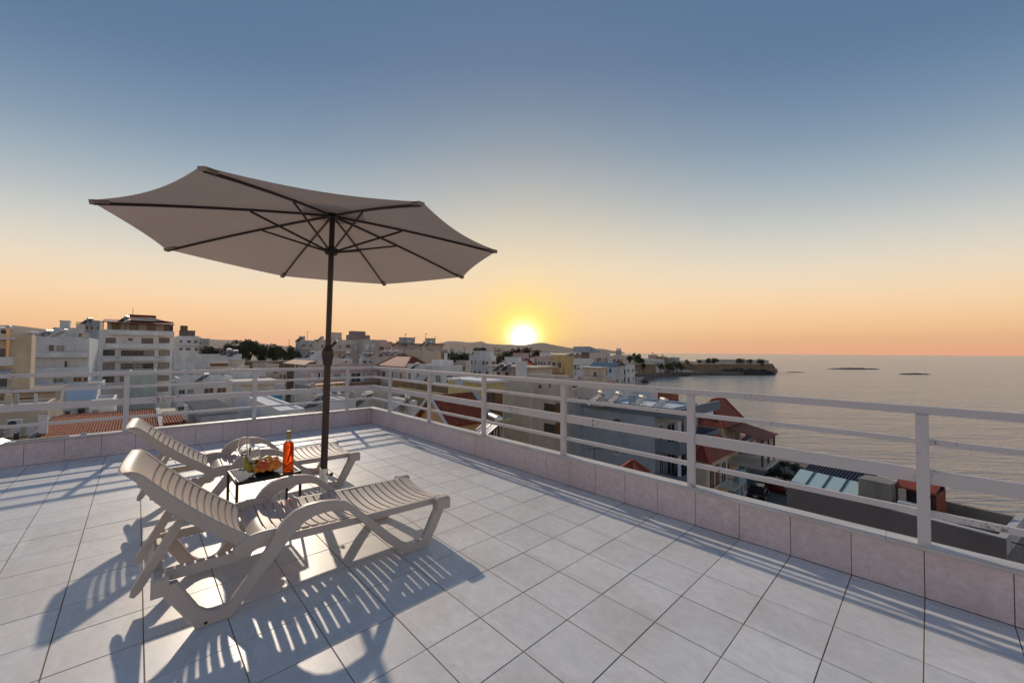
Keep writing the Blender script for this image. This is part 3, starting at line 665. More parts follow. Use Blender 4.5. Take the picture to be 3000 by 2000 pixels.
class Bld:
    def __init__(s, label, pl, pc, pr, ytop, D, m_='white', mirror=False, name='apartment_block', cat='building', minw=9, roof=True, rim=.35):
        P = atd(pc, ytop, D); s.root = thing(name, label, cat, (P.x, P.y, GZ)); s.m = P_.get(m_, None) or m_; s.h = P.z-GZ; s.D = D
        s.fy = Face(s, (0, 0), (-1, 0), (0, -1)); s.fx = Face(s, (0, 0), (0, 1), (1, 0))
        w1 = s.fy.uz(pl, ytop)[0] if pl < pc-1 else 0; w2 = s.fx.uz(pr, ytop)[0] if pr > pc+1 else 0
        if mirror:      # camera sees the +X face (pl..pc) and, receding, the +Y face (pc..pr)
            s.fx = Face(s, (0, 0), (0, -1), (1, 0)); w2 = -s.fx.uz(pl, ytop)[0]; w2 = abs(w2); s.fz = Face(s, (0, 0), (-1, 0), (0, 1))
            w1 = abs(s.fz.uz(pr, ytop)[0]) if pr > pc+1 else minw
            s.x0, s.x1, s.y0, s.y1 = -max(w1, 3), 0, -w2, 0; s.fx.len = w2; s.fz.len = w1
        else:
            s.fy.len = w1; s.fx.len = w2; s.x0, s.x1, s.y0, s.y1 = -(w1 or minw), 0, 0, (w2 or minw)
        s.mirror = mirror
        MB().box(s.x0, s.x1, s.y0, s.y1, 0, s.h).build('wall', s.m, s.root)
        if roof:
            mb = MB().box(s.x0+.2, s.x1-.2, s.y0+.2, s.y1-.2, s.h+.003, s.h+.06); ro_ = mb.build('roof', M_ROOFC, s.root)
            mb = MB(); t = .22
            for a in ((s.x0, s.x1, s.y0, s.y0+t), (s.x0, s.x1, s.y1-t, s.y1), (s.x0, s.x0+t, s.y0+t, s.y1-t), (s.x1-t, s.x1, s.y0+t, s.y1-t)): mb.box(*a, s.h+.002, s.h+rim)
            mb.build('roof_parapet', s.m, ro_)
            rg = random.Random(int(pl*7+pc)); W_ = s.x1-s.x0; Q_ = s.y1-s.y0
            if W_ > 4 and Q_ > 4 and rim > .15:
                for _ in range(rg.randint(1, 4)):
                    x = s.x0+W_*rg.uniform(.15, .8); y = s.y0+Q_*rg.uniform(.15, .85); a = rg.uniform(.25, .8); hh_ = rg.uniform(.4, 1.3)
                    MB().box(x, x+a, y, y+a*.8, s.h+.062, s.h+.06+hh_).build(rg.choice(('vent_box', 'roof_tank', 'chimney')), rg.choice((M_ROOFC, s.m, M_FRAME)), ro_)
                for _ in range(rg.randint(0, 2)):
                    x = s.x0+W_*rg.uniform(.2, .8); y = s.y0+Q_*rg.uniform(.2, .8); hh_ = rg.uniform(1.5, 3.2); th_ = .025*max(1, D/50)
                    MB().box(x, x+th_, y, y+th_, s.h+.062, s.h+hh_).box(x-.5, x+.5, y, y+th_, s.h+hh_*.86, s.h+hh_*.86+th_).box(x-.35, x+.35, y, y+th_, s.h+hh_*.72, s.h+hh_*.72+th_).build('aerial', M_WIRE, ro_)
        ALL.append(s)
    def auto(s, n, c1, c2, seed, kinds=('pane',), bal=.5, fm=None, solid=True, sh=3.0, bm=None, top=.7):
        rng = random.Random(seed)
        for f, c_ in ((s.fy, c1), (s.fx, c2)):
            if not c_ or f.len < 2: continue
            pitch = f.len/c_
            for k in range(n):
                z = s.h-top-sh*(k+1)+.4; isb = rng.random() < bal
                if isb:
                    a = rng.choice((0, .05, .25)); b = rng.choice((1, .95, .75)); f.balcony(f.len*a+.05, f.len*b-.05, z, rng.choice((.9, 1.2, 1.4)), bm, solid)
                for i in range(c_):
                    kd = rng.choice(kinds); w = min(rng.choice((.9, 1.2, 1.5)), pitch*.7); u = pitch*(i+.5)+rng.uniform(-.15, .15)*pitch
                    if isb and rng.random() < .6: f.window(u-w/2, u+w/2, z+.05, z+2.1, kd, fm, name='balcony_door', sill=False)
                    else: f.window(u-w/2, u+w/2, z+.95, z+2.15, kd, fm)
        return s
    def roofpt(s, px, py_or_v=None, v=.5):   # point on the roof under pixel px
        d = ray(px, 1037); return None
    def hut(s, u0, u1, v0, v1, h, m_=None):
        W_ = s.x1-s.x0; L_ = s.y1-s.y0
        o = MB().box(s.x0+W_*u0, s.x0+W_*u1, s.y0+L_*v0, s.y0+L_*v1, s.h+.065, s.h+h).build('stair_hut', m_ or s.m, s.root)
        MB().box(s.x0+W_*u0-.15, s.x0+W_*u1+.15, s.y0+L_*v0-.15, s.y0+L_*v1+.15, s.h+h+.003, s.h+h+.14).build('hut_roof', M_ROOFC, o); return o
HEATERS = 0
def heater(label, px, py, D, rot=0, sc=1.0, group='solar water heaters on the roofs', panels=2, tank=M_TANK):
    """py: pixel of the tank; stands on a plinth below"""
    rot = rot if rot < 0 else -1.75+rot*.9
    p = atd(px, py, D); t = thing('solar_water_heater', label, 'solar heater', p-Vector((0, 0, 1.55*sc)), rot, group); t.scale = (sc, sc, sc)
    MB().tube([(-.75, 0, 1.55), (-.70, 0, 1.55), (.70, 0, 1.55), (.75, 0, 1.55)], [.20, .27, .27, .20], 14).build('tank', tank, t, True)
    for i in range(panels):
        x0 = -.98+i*1.0*2/panels; x1 = x0+.94*2/panels
        pn = MB().add([(x0, -.15, 1.28), (x1, -.15, 1.28), (x1, -1.65, .18), (x0, -1.65, .18), (x0, -.10, 1.20), (x1, -.10, 1.20), (x1, -1.60, .10), (x0, -1.60, .10)], [(0,1,2,3),(7,6,5,4),(0,4,5,1),(1,5,6,2),(2,6,7,3),(3,7,4,0)]).build('collector', M_PANEL, t)
        e = .05; MB().bar((x0, -.15, 1.30), (x0, -1.65, .20), .05, .04).bar((x1, -.15, 1.30), (x1, -1.65, .20), .05, .04).bar((x0, -.15, 1.30), (x1, -.15, 1.30), .04, .05).bar((x0, -1.65, .20), (x1, -1.65, .20), .04, .05).build('collector_frame', M_METAL, pn)
    for x in (-.6, .6):
        MB().bar((x, .1, 1.35), (x, .25, 0), .05, .05).bar((x, -.1, 1.35), (x, -.12, 0), .05, .05).bar((x, -1.6, .12), (x, .25, .06), .04, .04).build('stand', M_METAL, t)
    return t
def antenna(label, px, y0, y1, D, kind='yagi'):
    p = atd(px, y1, D); q = atd(px, y0, D); h = q.z-p.z; t = thing('roof_antenna', label, 'antenna', p, random.uniform(0, 3), 'aerials on the roofs')
    MB().tube([(0,0,0),(0,0,h)], .03*max(1, D/60), 6).build('mast', M_WIRE, t)
    if kind == 'yagi':
        mb = MB().bar((-.7, 0, h*.92), (.7, 0, h*.92), .03*max(1, D/60), .03)
        for i in range(6): x = -.6+.24*i; mb.bar((x, -.3, h*.92), (x, .3, h*.92), .02*max(1, D/60), .02)
        mb.build('aerial', M_WIRE, t)
    elif kind == 'hook':
        MB().tube([(0,0,h), (.1,0,h+.25), (.35,0,h+.35), (.6,0,h+.25), (.65,0,h)], .04*max(1, D/60), 6).build('lamp_arm', M_WIRE, t)
def awning_roof(b, pts, m_, name='awning'):   # thin sloped sheet given by four local points
    a, b_, c_, d = [Vector(p) for p in pts]; n_ = Vector((0, 0, -.06))
    return MB().add([a, b_, c_, d, a+n_, b_+n_, c_+n_, d+n_], [(0,1,2,3),(7,6,5,4),(0,4,5,1),(1,5,6,2),(2,6,7,3),(3,7,4,0)]).build(name, m_, b.root)

# ---------------------------------------------------------------- left part of the town
b = Bld('cream end-walled apartment block with balconies at the far left edge', -260, 93, 97, 987, 52, 'cream', True)
f = b.fx; L_ = f.len; wl_ = abs(f.uz(44, 1000)[0])
for k in range(3):
    z = b.h-1.0-3.05*(k+1)+.5; f.balcony(wl_, L_, z, 1.5, P_['white'], solid=k != 1)
    for i in range(4): u = wl_+1.2+i*2.1; f.window(u-.8, u+.8, z+.1, z+2.1, 'pane', name='balcony_door', sill=False)
MB().box(.0, 1.4, -L_, -wl_, b.h-.4, b.h-.2).build('eave', P_['white'], b.root)
awning_roof(b, [(.0, -L_, b.h-4.1), (.0, -wl_, b.h-4.1), (1.7, -wl_, b.h-4.6), (1.7, -L_, b.h-4.6)], M_METAL, 'metal_awning')
fl_ = atd(25, 960, 50); t = thing('flue_pipe', 'tall shiny copper coloured flue pipe at the far left edge', 'flue', (fl_.x, fl_.y, fl_.z-4.2)); MB().tube([(0,0,0),(0,0,4.2)], .17, 14).build('pipe', mat('copper', (.62, .42, .26), .28, metal=.8), t, True); MB().lathe([(.17,4.2),(.26,4.25),(.26,4.35),(.05,4.55)], 14).build('cowl', M_METAL, t, True)
heater('solar water heater at the far left edge beside the flue pipe', 14, 962, 54, 1.2)
b = Bld('white four storey apartment block with long balconies left of the tall block', 40, 262, 289, 994, 72, 'bluewhite', True)
f = b.fx
for x0, x1, yt, yb in ((95, 284, 1031, 1047), (95, 284, 1077, 1094), (95, 284, 1122, 1140)): f.balpx(x0, x1-22, yt, yb, 1.3, P_['bluewhite'])
for x0, y0, x1, y1, kd in ((98,1009,138,1031,'white'),(142,1009,160,1029,'pane'),(164,1010,190,1030,'pane'),(194,1009,218,1031,'white'),(222,1009,246,1031,'white'),(98,1055,162,1076,'white'),(188,1057,198,1076,'pane'),(205,1055,220,1077,'white'),(224,1055,248,1077,'white'),(152,1107,188,1122,'pane'),(214,1104,240,1121,'brown'),(243,1104,258,1121,'brown')): f.winpx(x0, y0, x1, y1, kd, sill=False)
for i, (px, py, lab) in enumerate(((98, 975, 'leftmost'), (143, 970, 'second from the left'), (190, 967, 'tilted middle'))): heater('%s solar water heater on the roof of the white four storey block' % lab, px, py, 72, 1.1+.3*i)
p = atd(256, 985, 70); tag(MB().lathe([(.0,0),(.25,.06),(.5,.2),(.62,.36),(.60,.37),(.48,.24),(.24,.1),(.0,.05)], 18).build('satellite_dish', P_['beige'], None, True, loc=p), 'round satellite dish at the right end of the white four storey roof', 'satellite dish').rotation_euler = (1.3, 0, 1.1)
b = Bld('white building with an awning painted as lit yellow behind the white four storey block', 155, 155, 292, 962, 112, 'white'); b.auto(2, 0, 6, 3, ('pane', 'white'), .9); b.hut(.2, .6, .1, .3, 2.4); b.hut(.2, .6, .45, .8, 2.0)
awning_roof(b, [(-2, b.y1*.48, b.h+2.3), (-2, b.y1*.78, b.h+2.3), (1.5, b.y1*.78, b.h+1.4), (1.5, b.y1*.48, b.h+1.4)], mat('awning_yellow_lit', (.80, .50, .05), .7))  # yellow light on the awning is painted into its cloth colour
b = Bld('small grey stair tower with water tanks beside the tall block', 249, 249, 293, 941, 106, 'bluegrey'); b.auto(1, 0, 3, 4, ('pane',), 0)
heater('solar water heater on the grey stair tower beside the tall block', 264, 934, 106, 1.2)
# the tall block
b = Bld('tall white seven storey apartment block with red tiled penthouse roof', 291, 291, 511, 968, 96, 'white', minw=15); f = b.fx
gy = P_['grey']
for x0, x1, yt, yb in ((318, 500, 966, 979), (312, 494, 1005, 1020), (304, 488, 1051, 1058), (350, 452, 1043, 1052), (304, 488, 1088, 1096)): f.balpx(x0, x1, yt, yb, 1.35, P_['white'])
for x0, y0, x1, y1 in ((310,989,340,1007),(375,990,390,998),(415,990,450,1008),(466,989,498,1004),(302,1024,338,1042),(355,1026,453,1043),(466,1025,498,1042),(301,1063,337,1083),(354,1064,451,1081),(464,1062,497,1079),(301,1103,336,1120),(352,1103,366,1118),(462,1100,496,1115),(461,1132,494,1147),(301,1140,336,1156)):
    u0, za = f.uz(x0, y0); u1, _ = f.uz(x1, y0); k = max(1, round((u1-u0)/2.2)); _, zb = f.uz(x0, y1)
    for i in range(k): f.window(u0+(u1-u0)*i/k, u0+(u1-u0)*(i+1)/k-.06, zb, za, 'pane', M_FRAMEB, sill=False)
o = MB().box(-11, -2.5, 1.2, b.y1-.6, b.h+.065, b.h+2.5).build('penthouse', P_['beige'], b.root)
ff_ = Face(b, (-2.5, 0), (0, 1), (1, 0))
for i in range(5): ff_.window(2+i*3.3, 3.6+i*3.3, b.h+.3, b.h+2.1, 'pane', M_FRAMEB, sill=False)
MB().add([(-11.6, .3, b.h+3.5), (-11.6, b.y1, b.h+3.5), (.2, b.y1, b.h+2.25), (.2, .3, b.h+2.25), (-11.6, .3, b.h+3.3), (-11.6, b.y1, b.h+3.3), (.2, b.y1, b.h+2.05), (.2, .3, b.h+2.05)], [(0,1,2,3),(7,6,5,4),(0,4,5,1),(1,5,6,2),(2,6,7,3),(3,7,4,0)]).build('tiled_roof', M_REDR, b.root)
for yy in (.6, 4.5, 9, 13.5, b.y1-.4): MB().box(-.25, -.05, yy-.1, yy+.1, b.h+.06, b.h+2.1).build('post', M_FRAMEB, b.root)
ya, za = f.uz(382, 920); yb_, _ = f.uz(457, 920); yc, zc = f.uz(511, 945)
MB().prism([(ya, b.h+3.0), (ya, za-.5), (yb_-1, za-.3), (yc, zc), (yc, b.h+3.0)], 0, -10, -3.5).build('upper_storey', P_['white'], b.root)
MB().prism([(ya-.3, za-.45), (ya-.2, za+.15), (yb_, za+.15), (yb_+.2, za-.3)], 0, -10.4, -3.1).build('upper_roof', M_REDR, b.root)
antenna('thin aerial on the roof of the tall white block', 389, 902, 922, 100, 'mast')
heater('solar water heater beside the penthouse of the tall white block', 372, 928, 98, 1.3, .9)
b = Bld('blank pale green gable wall below the tall white block', 380, 380, 459, 1092, 78, 'palegreen')
b = Bld('small white building with two balconies right of the tall block', 518, 522, 584, 986, 150, 'white'); b.auto(4, 0, 3, 8, ('pane', 'brown'), .7); b.hut(.1, .9, .1, .8, 2.4, P_['darkgrey'])
b = Bld('distant grey block right of the small white building', 574, 578, 614, 993, 185, 'grey'); b.auto(3, 0, 2, 9, ('pane',), .7)
b = Bld('white narrow block with an air conditioner and balconies under the tall block', 506, 510, 572, 1030, 92, 'white'); b.auto(4, 0, 2, 12, ('pane', 'white'), .4)
b = Bld('blank grey white wall with a flat coping in front of the trees', 571, 574, 708, 1041, 98, 'white'); heater('left one of two solar heaters on the blank grey white building', 672, 1024, 100, 1.0); heater('right one of two solar heaters on the blank grey white building', 690, 1028, 100, 1.0)
b = Bld('low beige house with a brown roof planter', 606, 611, 730, 1078, 84, 'beige'); b.hut(.1, .7, .55, .9, 1.7); MB().box(-1.5, -.3, .4, b.y1*.48, b.h+.36, b.h+1.1).build('planter', M_SHUT, b.root); b.auto(1, 0, 4, 15, ('pane', 'white'), .6)
b = Bld('white two storey house with brown and teal shutters', 510, 520, 680, 1122, 66, 'white', rim=.8); f = b.fx
def Z2(*r): return [500+r[0]/4.356, 900+r[1]/4.356, 500+r[2]/4.356, 900+r[3]/4.356]
for r_, kd in (((98,1050,186,1112),'pane'),((210,1043,293,1105),'pane'),((423,1030,550,1100),'brown'),((588,1025,710,1095),'brown'),((88,1265,178,1318),'pane'),((198,1258,290,1313),'pane'),((423,1240,553,1312),'teal'),((588,1230,715,1300),'teal')): f.winpx(*Z2(*r_), kd)
MB().box(-9.2, .35, -.3, b.y1+.3, b.h-.14, b.h-.003).build('cornice', P_['beige'], b.root)
heater('solar heater on the white house with brown shutters', 604, 1097, 67, 1.2, .8)
b = Bld('white house with a bright blue balcony', 680, 708, 806, 1134, 62, 'white'); f = b.fx
MB().box(-9, 1.3, -.6, b.y1+1.2, b.h+.37, b.h+.75).build('roof_slab', P_['beige'], b.root)
f.balpx(708, 826, 1160, 1185, 1.6, M_BLUE)
for x0, y0, x1, y1 in ((722,1145,742,1160),(774,1143,796,1160),(720,1197,736,1207),(772,1193,792,1203)): f.winpx(x0, y0, x1, y1, 'teal', sill=False)
b = Bld('white box shaped roof room above the blue balcony house', 678, 690, 779, 1088, 77, 'white'); b.auto(1, 0, 3, 4, ('white', 'pane'), 0)
b = Bld('plain beige wall topped by a black iron railing left of the parasol pole', 862, 930, 1045, 1164, 44, 'beige', rim=.2); b.fy.winpx(884, 1180, 890, 1192, 'white')
mb = MB()
for i in range(40): q = b.x0+(b.x1-b.x0)*i/39; mb.box(q-.012, q+.012, .05, .075, b.h+.2, b.h+1.0)
for i in range(30): q = b.y1*i/29; mb.box(-.075, -.05, q-.012, q+.012, b.h+.2, b.h+1.0)
mb.box(b.x0, 0, .04, .08, b.h+1.0, b.h+1.05).box(-.08, -.04, 0, b.y1, b.h+1.0, b.h+1.05).build('roof_railing', M_IRON, b.root)
heater('solar heater on the beige walled roof behind the parasol pole', 948, 1155, 42, .9)
b = Bld('bright white flat roof just beyond the left parapet', 700, 820, 893, 1213, 33, 'white', rim=.3); MB().box(b.x0+.3, b.x1-.3, b.y0+.3, b.y1-.3, b.h+.065, b.h+.09).build('roof_coating', P_['bluewhite'], b.root)
b = Bld('weathered grey corrugated roof beyond the left parapet', 545, 590, 690, 1222, 33, 'grey', name='shed', rim=.05)
mb = MB()
for i in range(26): q = b.x0+(b.x1-b.x0)*(i+.5)/26; mb.tube([(q, b.y0-.2, b.h+.13), (q, b.y1+.2, b.h+.13)], .09, 6)
mb.build('corrugated_sheet', mat('weathered_sheet', (.30, .30, .28), .9, noise=.5, nscale=1.5, coords='World'), b.root)
b = Bld('white flat roof with a low curb right of the parasol pole', 960, 1010, 1042, 1190, 34, 'white', rim=.45)
b = Bld('yellowish plastered house with an air conditioner at the bottom left', -120, -120, 122, 1216, 35, 'sand', name='house', cat='house'); b.auto(2, 0, 5, 30, ('white', 'pane'), .0)
def ac_unit(label, px, py, D, rz):
    p = atd(px, py, D); t = thing('air_conditioner', label, 'air conditioner', p, rz); MB().cbox(-.42, .42, -.15, .15, 0, .62, .02).build('casing', M_FRAME, t); MB().lathe([(.24, 0), (.24, .02), (.05, .03)], 16).build('fan_grille', M_IRON, t).rotation_euler = (math.pi/2, 0, 0); t.children[-1].location = (-.1, -.151, .31); return t
ac_unit('white air conditioner on the yellowish wall at the bottom left', 42, 1250, 34.2, math.pi/2)
b = Bld('beige house with a wide dark flat eave at the left', 12, 12, 160, 1157, 50, 'beige', name='house', cat='house'); f = b.fx; f.winpx(56, 1166, 98, 1183, 'brown', M_FRAMEB); MB().box(-8, 2.2, -.8, b.y1+.6, b.h+.36, b.h+.55).build('eave_slab', P_['darkgrey'], b.root)
b = Bld('white roof hut with a corrugated metal awning', 207, 207, 279, 1168, 44, 'white', name='roof_hut', cat='hut'); f = b.fx; f.winpx(228, 1170, 254, 1176, 'pane'); f.winpx(225, 1195, 252, 1216, 'pane', sill=False)
aw = awning_roof(b, [(-1.5, -.2, b.h+1.2), (-1.5, b.y1+.2, b.h+1.2), (.9, b.y1+.1, b.h-.1), (.9, -.3, b.h-.1)], M_METAL, 'metal_awning')
for i in range(7): y = .0+b.y1*i/6; MB().bar((-1.5, y, b.h+1.24), (.9, y-.05, b.h-.06), .06, .05).build('seam', M_METAL, aw)
b = Bld('small white dormer with a louvred window above the red roof', 262, 262, 334, 1189, 42, 'white', name='roof_hut', cat='hut'); b.fx.winpx(268, 1200, 290, 1214, 'pane'); b.fx.winpx(291, 1200, 318, 1214, 'white')
b = Bld('pale grey flat roofed block behind the corrugated awning', 276, 276, 376, 1147, 60, 'grey'); b.auto(1, 0, 4, 33, ('pane', 'white'), 0)
b = Bld('low grey terrace wall behind the beige house', 100, 100, 300, 1133, 64, 'bluewhite'); b.auto(2, 0, 7, 34, ('pane', 'white'), .4)

# ---------------------------------------------------------------- barrel tile roofs
tile_m = {}
def tile_mesh(L_, r):
    k = (round(L_, 2), round(r, 3))
    if k not in tile_m:
        mb = MB(); vs = []; n = 6
        for y, rr in ((0, r), (L_, r*.86)):
            for q in (rr, rr*.82):
                for i in range(n+1): a = math.pi*i/n; vs.append((math.cos(a)*q, y, math.sin(a)*q))
        m1 = n+1; fs = []
        for i in range(n): fs += [(i, i+1, 2*m1+i+1, 2*m1+i), (i, m1+i, m1+i+1, i+1)]
        mb.add(vs, fs); tile_m[k] = mb.mesh('roof_tile', M_TERRA, True)
    return tile_m[k]
def tiled_slope(root, O, U, V, nu, nv, r=.115, limit=300, mats=M_TERRA):
    """barrel tiles on a slope: O origin at the eave, U along the eave, V up the slope (vectors of full length)"""
    O, U, V = Vector(O), Vector(U), Vector(V); N_ = U.cross(V).normalized()
    if N_.z < 0: N_ = -N_
    base = MB().add([O, O+U, O+U+V, O+V, O-N_*.1, O+U-N_*.1, O+U+V-N_*.1, O+V-N_*.1], [(0,1,2,3),(7,6,5,4),(0,4,5,1),(1,5,6,2),(2,6,7,3),(3,7,4,0)]).build('roof_slope', mats, root)
    u = U.normalized(); v = V.normalized(); L_ = V.length/nv*1.12; r = U.length/nu*.44; me = tile_mesh(L_, r)
    M3 = Matrix((u, v, N_)).transposed(); cnt = 0; rest_ = MB(); spots = []
    for j in range(nv):
        for i in range(nu):
            spots.append(O+U*((i+.5)/nu)+V*(j/nv)+N_*.02)
    spots.sort(key=lambda p: (root.location+p-CAM).length)
    for i, p in enumerate(spots):
        rot = M3 @ Matrix.Rotation(.07+random.uniform(-.02, .02), 3, 'X') @ Matrix.Rotation(random.uniform(-.03, .03), 3, 'Z')
        if i < limit:
            o = bpy.data.objects.new('roof_tile', me); COL.objects.link(o); o.parent = base; o.matrix_local = Matrix.Translation(p) @ rot.to_4x4()
        else:
            rest_.add([p+rot @ v_.co for v_ in me.vertices], [tuple(f_.vertices) for f_ in me.polygons])
    if rest_.v: rest_.build('roof_tile', M_TERRA, base, True)['kind'] = 'stuff'
    return base
# red roof just beyond the left parapet
e0 = atd(98, 1287, 27); e1 = atd(462, 1256, 27); r0 = atd(127, 1226, 33); zr = r0.z
root = thing('red_roof_house', 'house with a red barrel tiled roof just beyond the left parapet', 'house', (r0.x, e0.y, GZ))
Xe = e0.x; Xr = r0.x; y0_ = atx(98, 1287, Xe).y; y1_ = atx(466, 1256, Xe).y; ze = atx(280, 1276, Xe).z
MB().box(Xr-6, Xe-.5, y0_+.3, y1_-.2, GZ, ze-.15).build('wall', P_['sand'], root); root.location = (0, 0, 0)
tiled_slope(root, (Xe, y0_, ze), (0, y1_-y0_, 0), (Xr-Xe, 0, zr-ze), 40, 15)
tiled_slope(root, (Xr-6, y1_, ze), (0, y0_-y1_, 0), (6-.02, 0, zr-ze-.02), 40, 15, limit=0)
MB().bar((Xr, y0_, zr+.06), (Xr, y1_, zr+.06), .25, .14).build('ridge', M_TERRA, root)
MB().bar((Xe, y0_-.12, ze+.1), (Xr, y0_-.12, zr+.1), .22, .22).build('verge', P_['darkgrey'], root)
MB().bar((Xe, y1_+.15, ze+.12), (Xr, y1_+.15, zr+.12), .3, .3).build('verge', P_['grey'], root)
cx_ = atx(126, 1258, Xe-2.2); ch_ = MB().box(cx_.x-.22, cx_.x+.22, cx_.y-.22, cx_.y+.22, cx_.z-.3, cx_.z+1.15).build('chimney', P_['white'], root)
for i in range(3): MB().box(cx_.x-.27, cx_.x+.27, cx_.y-.27, cx_.y+.27, cx_.z+1.18+i*.12, cx_.z+1.23+i*.12).build('chimney_slab', P_['beige'], ch_)
root2 = thing('red_roof_house', 'small red tiled roof right of the larger red roof', 'house', (0, 0, 0))
y2_ = atx(478, 1250, Xe).y; y3_ = atx(548, 1244, Xe).y; d_ = .9
MB().box(Xr-4, Xe-.6, y2_+.15, y3_-.1, GZ, ze+.2).build('wall', P_['sand'], root2)
tiled_slope(root2, (Xe-.3, y2_, ze+.35), (0, y3_-y2_, 0), (Xr-Xe+1.0, 0, zr-ze-.55), 8, 12)
MB().box(Xe-1.2, Xe-.9, y3_-.15, y3_+.1, ze+.3, ze+1.7).build('flue', P_['white'], root2)

# ---------------------------------------------------------------- middle of the town
Bld('plain grey apartment block left of the parasol pole', 866, 880, 938, 999, 160, 'grey').auto(3, 0, 3, 41, ('pane', 'brown'), .4).hut(.3, .7, .1, .3, 2)
antenna('aerial mast on the plain grey block', 900, 970, 998, 160); antenna('flat television aerial left of the plain grey block', 847, 994, 1010, 150)
b = Bld('beige apartment block with wide balconies behind the parasol pole', 920, 935, 1057, 997, 125, 'beige'); b.auto(5, 0, 5, 42, ('pane', 'brown', 'white'), .8); b.hut(.1, .8, .3, .55, 2.6)
for i, px in enumerate((884, 944)): heater('%s solar heater on the skyline near the parasol pole' % ('left' if i == 0 else 'right'), px, 987, 126, 1.0)
b = Bld('stepped grey apartment block with two roof storeys', 1048, 1062, 1133, 997, 130, 'grey'); b.auto(4, 0, 3, 43, ('pane', 'white'), .8)
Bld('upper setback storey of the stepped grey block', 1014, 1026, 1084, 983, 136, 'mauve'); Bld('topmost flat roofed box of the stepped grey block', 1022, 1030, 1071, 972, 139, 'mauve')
b = Bld('white house with a red sloping porch roof behind the parasol pole', 862, 926, 1032, 1057, 92, 'white', name='house', cat='house'); b.auto(1, 3, 4, 44, ('pane', 'brown'), .5)
awning_roof(b, [(b.x0-.5, .3, b.h+.2), (.3, .3, b.h+.2), (.8, -2.6, b.h-.9), (b.x0-.5, -2.6, b.h-.9)], M_REDR, 'porch_roof')
b = Bld('white roof room left of the parasol crank', 908, 930, 962, 1032, 97, 'white'); heater('solar heater beside the white roof room', 915, 1030, 93, 1.0, .9)
heater('upper solar heater right of the parasol crank', 1020, 1033, 95, 1.0); heater('lower solar heater right of the parasol crank', 1012, 1056, 90, 1.0)
b = Bld('long pinkish house with white shutters behind the railing corner', 900, 925, 1182, 1077, 76, 'pink', rim=.5); f = b.fx
for x0, y0, x1, y1 in ((924,1092,931,1105),(938,1092,946,1105),(978,1094,998,1104),(1028,1092,1056,1120),(1074,1092,1094,1100)):
    f.winpx(x0, y0, x1, y1, 'pane'); u0, za = f.uz(x0, y0); u1, zb = f.uz(x1, y1)
    for q in (u0-.75, u1+.05): mb = MB(); f.bx(mb, q, q+.7, .004, .06, zb, za); mb.build('open_shutter', M_SHUTW, b.root)
f.balpx(1000, 1182, 1119, 1123, 1.3, P_['pink'], solid=False)
b = Bld('flat red roofed shed behind the parasol pole', 908, 920, 1010, 1130, 60, 'cream', name='shed', rim=.02); awning_roof(b, [(b.x0-.4, -.4, b.h+.12), (.5, -.4, b.h+.12), (.5, b.y1+.4, b.h+.3), (b.x0-.4, b.y1+.4, b.h+.3)], M_REDR, 'sheet_roof')
b = Bld('beige low roof terrace below the railing corner', 1010, 1040, 1180, 1160, 46, 'beige', rim=.5); heater('large tilted solar heater just left of the railing corner', 1077, 1154, 40, 1.0, 1.05)
b = Bld('beige block with corrugated side carrying three solar heaters', 1082, 1124, 1171, 1045, 98, 'beige'); b.auto(2, 2, 2, 46, ('pane',), .3)
for i, (px, lab) in enumerate(((1128, 'left'), (1143, 'middle'), (1160, 'right'))): heater('%s one of three solar heaters in a row beyond the railing corner' % lab, px, 1028, 99, 1.0)
b = Bld('low white block with a row of tilted panels left of the three heaters', 1052, 1060, 1094, 1042, 102, 'white'); b.auto(1, 0, 2, 47, ('pane',), .5)
for i, (px, lab) in enumerate(((1066, 'leftmost'), (1078, 'middle'), (1090, 'rightmost'))): heater('%s tilted panel heater on the low white block' % lab, px, 1034, 103, 1.0, .8)
b = Bld('narrow pink block with a brown awning on the skyline', 1098, 1110, 1150, 1003, 120, 'pink'); b.auto(4, 0, 2, 48, ('brown', 'pane'), .6)
b = Bld('long pink apartment block with brown cornice and dark balconies', 1143, 1158, 1299, 1011, 112, 'pink'); b.auto(3, 0, 6, 49, ('pane', 'brown', 'white'), .8, bm=P_['brown']); b.hut(.2, .8, .15, .4, 2.2, P_['grey']); b.hut(.2, .8, .70, .84, 2.2, P_['grey'])
MB().box(b.x0-.4, .5, -.4, b.y1+.4, b.h+.36, b.h+.6).build('cornice', P_['brown'], b.root)
for i, (px, lab) in enumerate(((1166, 'leftmost'), (1198, 'second'), (1245, 'third'), (1262, 'rightmost'))): heater('%s of four solar heaters on the long pink block' % lab, px, 1001, 113, 1.0, .95)
antenna('left curved lamp pole on the pink block roof', 1187, 980, 1000, 112, 'hook'); antenna('right curved lamp pole on the pink block roof', 1246, 980, 1000, 112, 'hook'); antenna('aerial at the right end of the pink block', 1275, 986, 1008, 112); antenna('aerial above the hut of the pink block', 1215, 986, 1002, 112)
b = Bld('beige block with a blank side wall in front of the pink block', 1192, 1238, 1292, 1031, 100, 'sand'); b.auto(2, 2, 0, 50, ('pane',), .3)
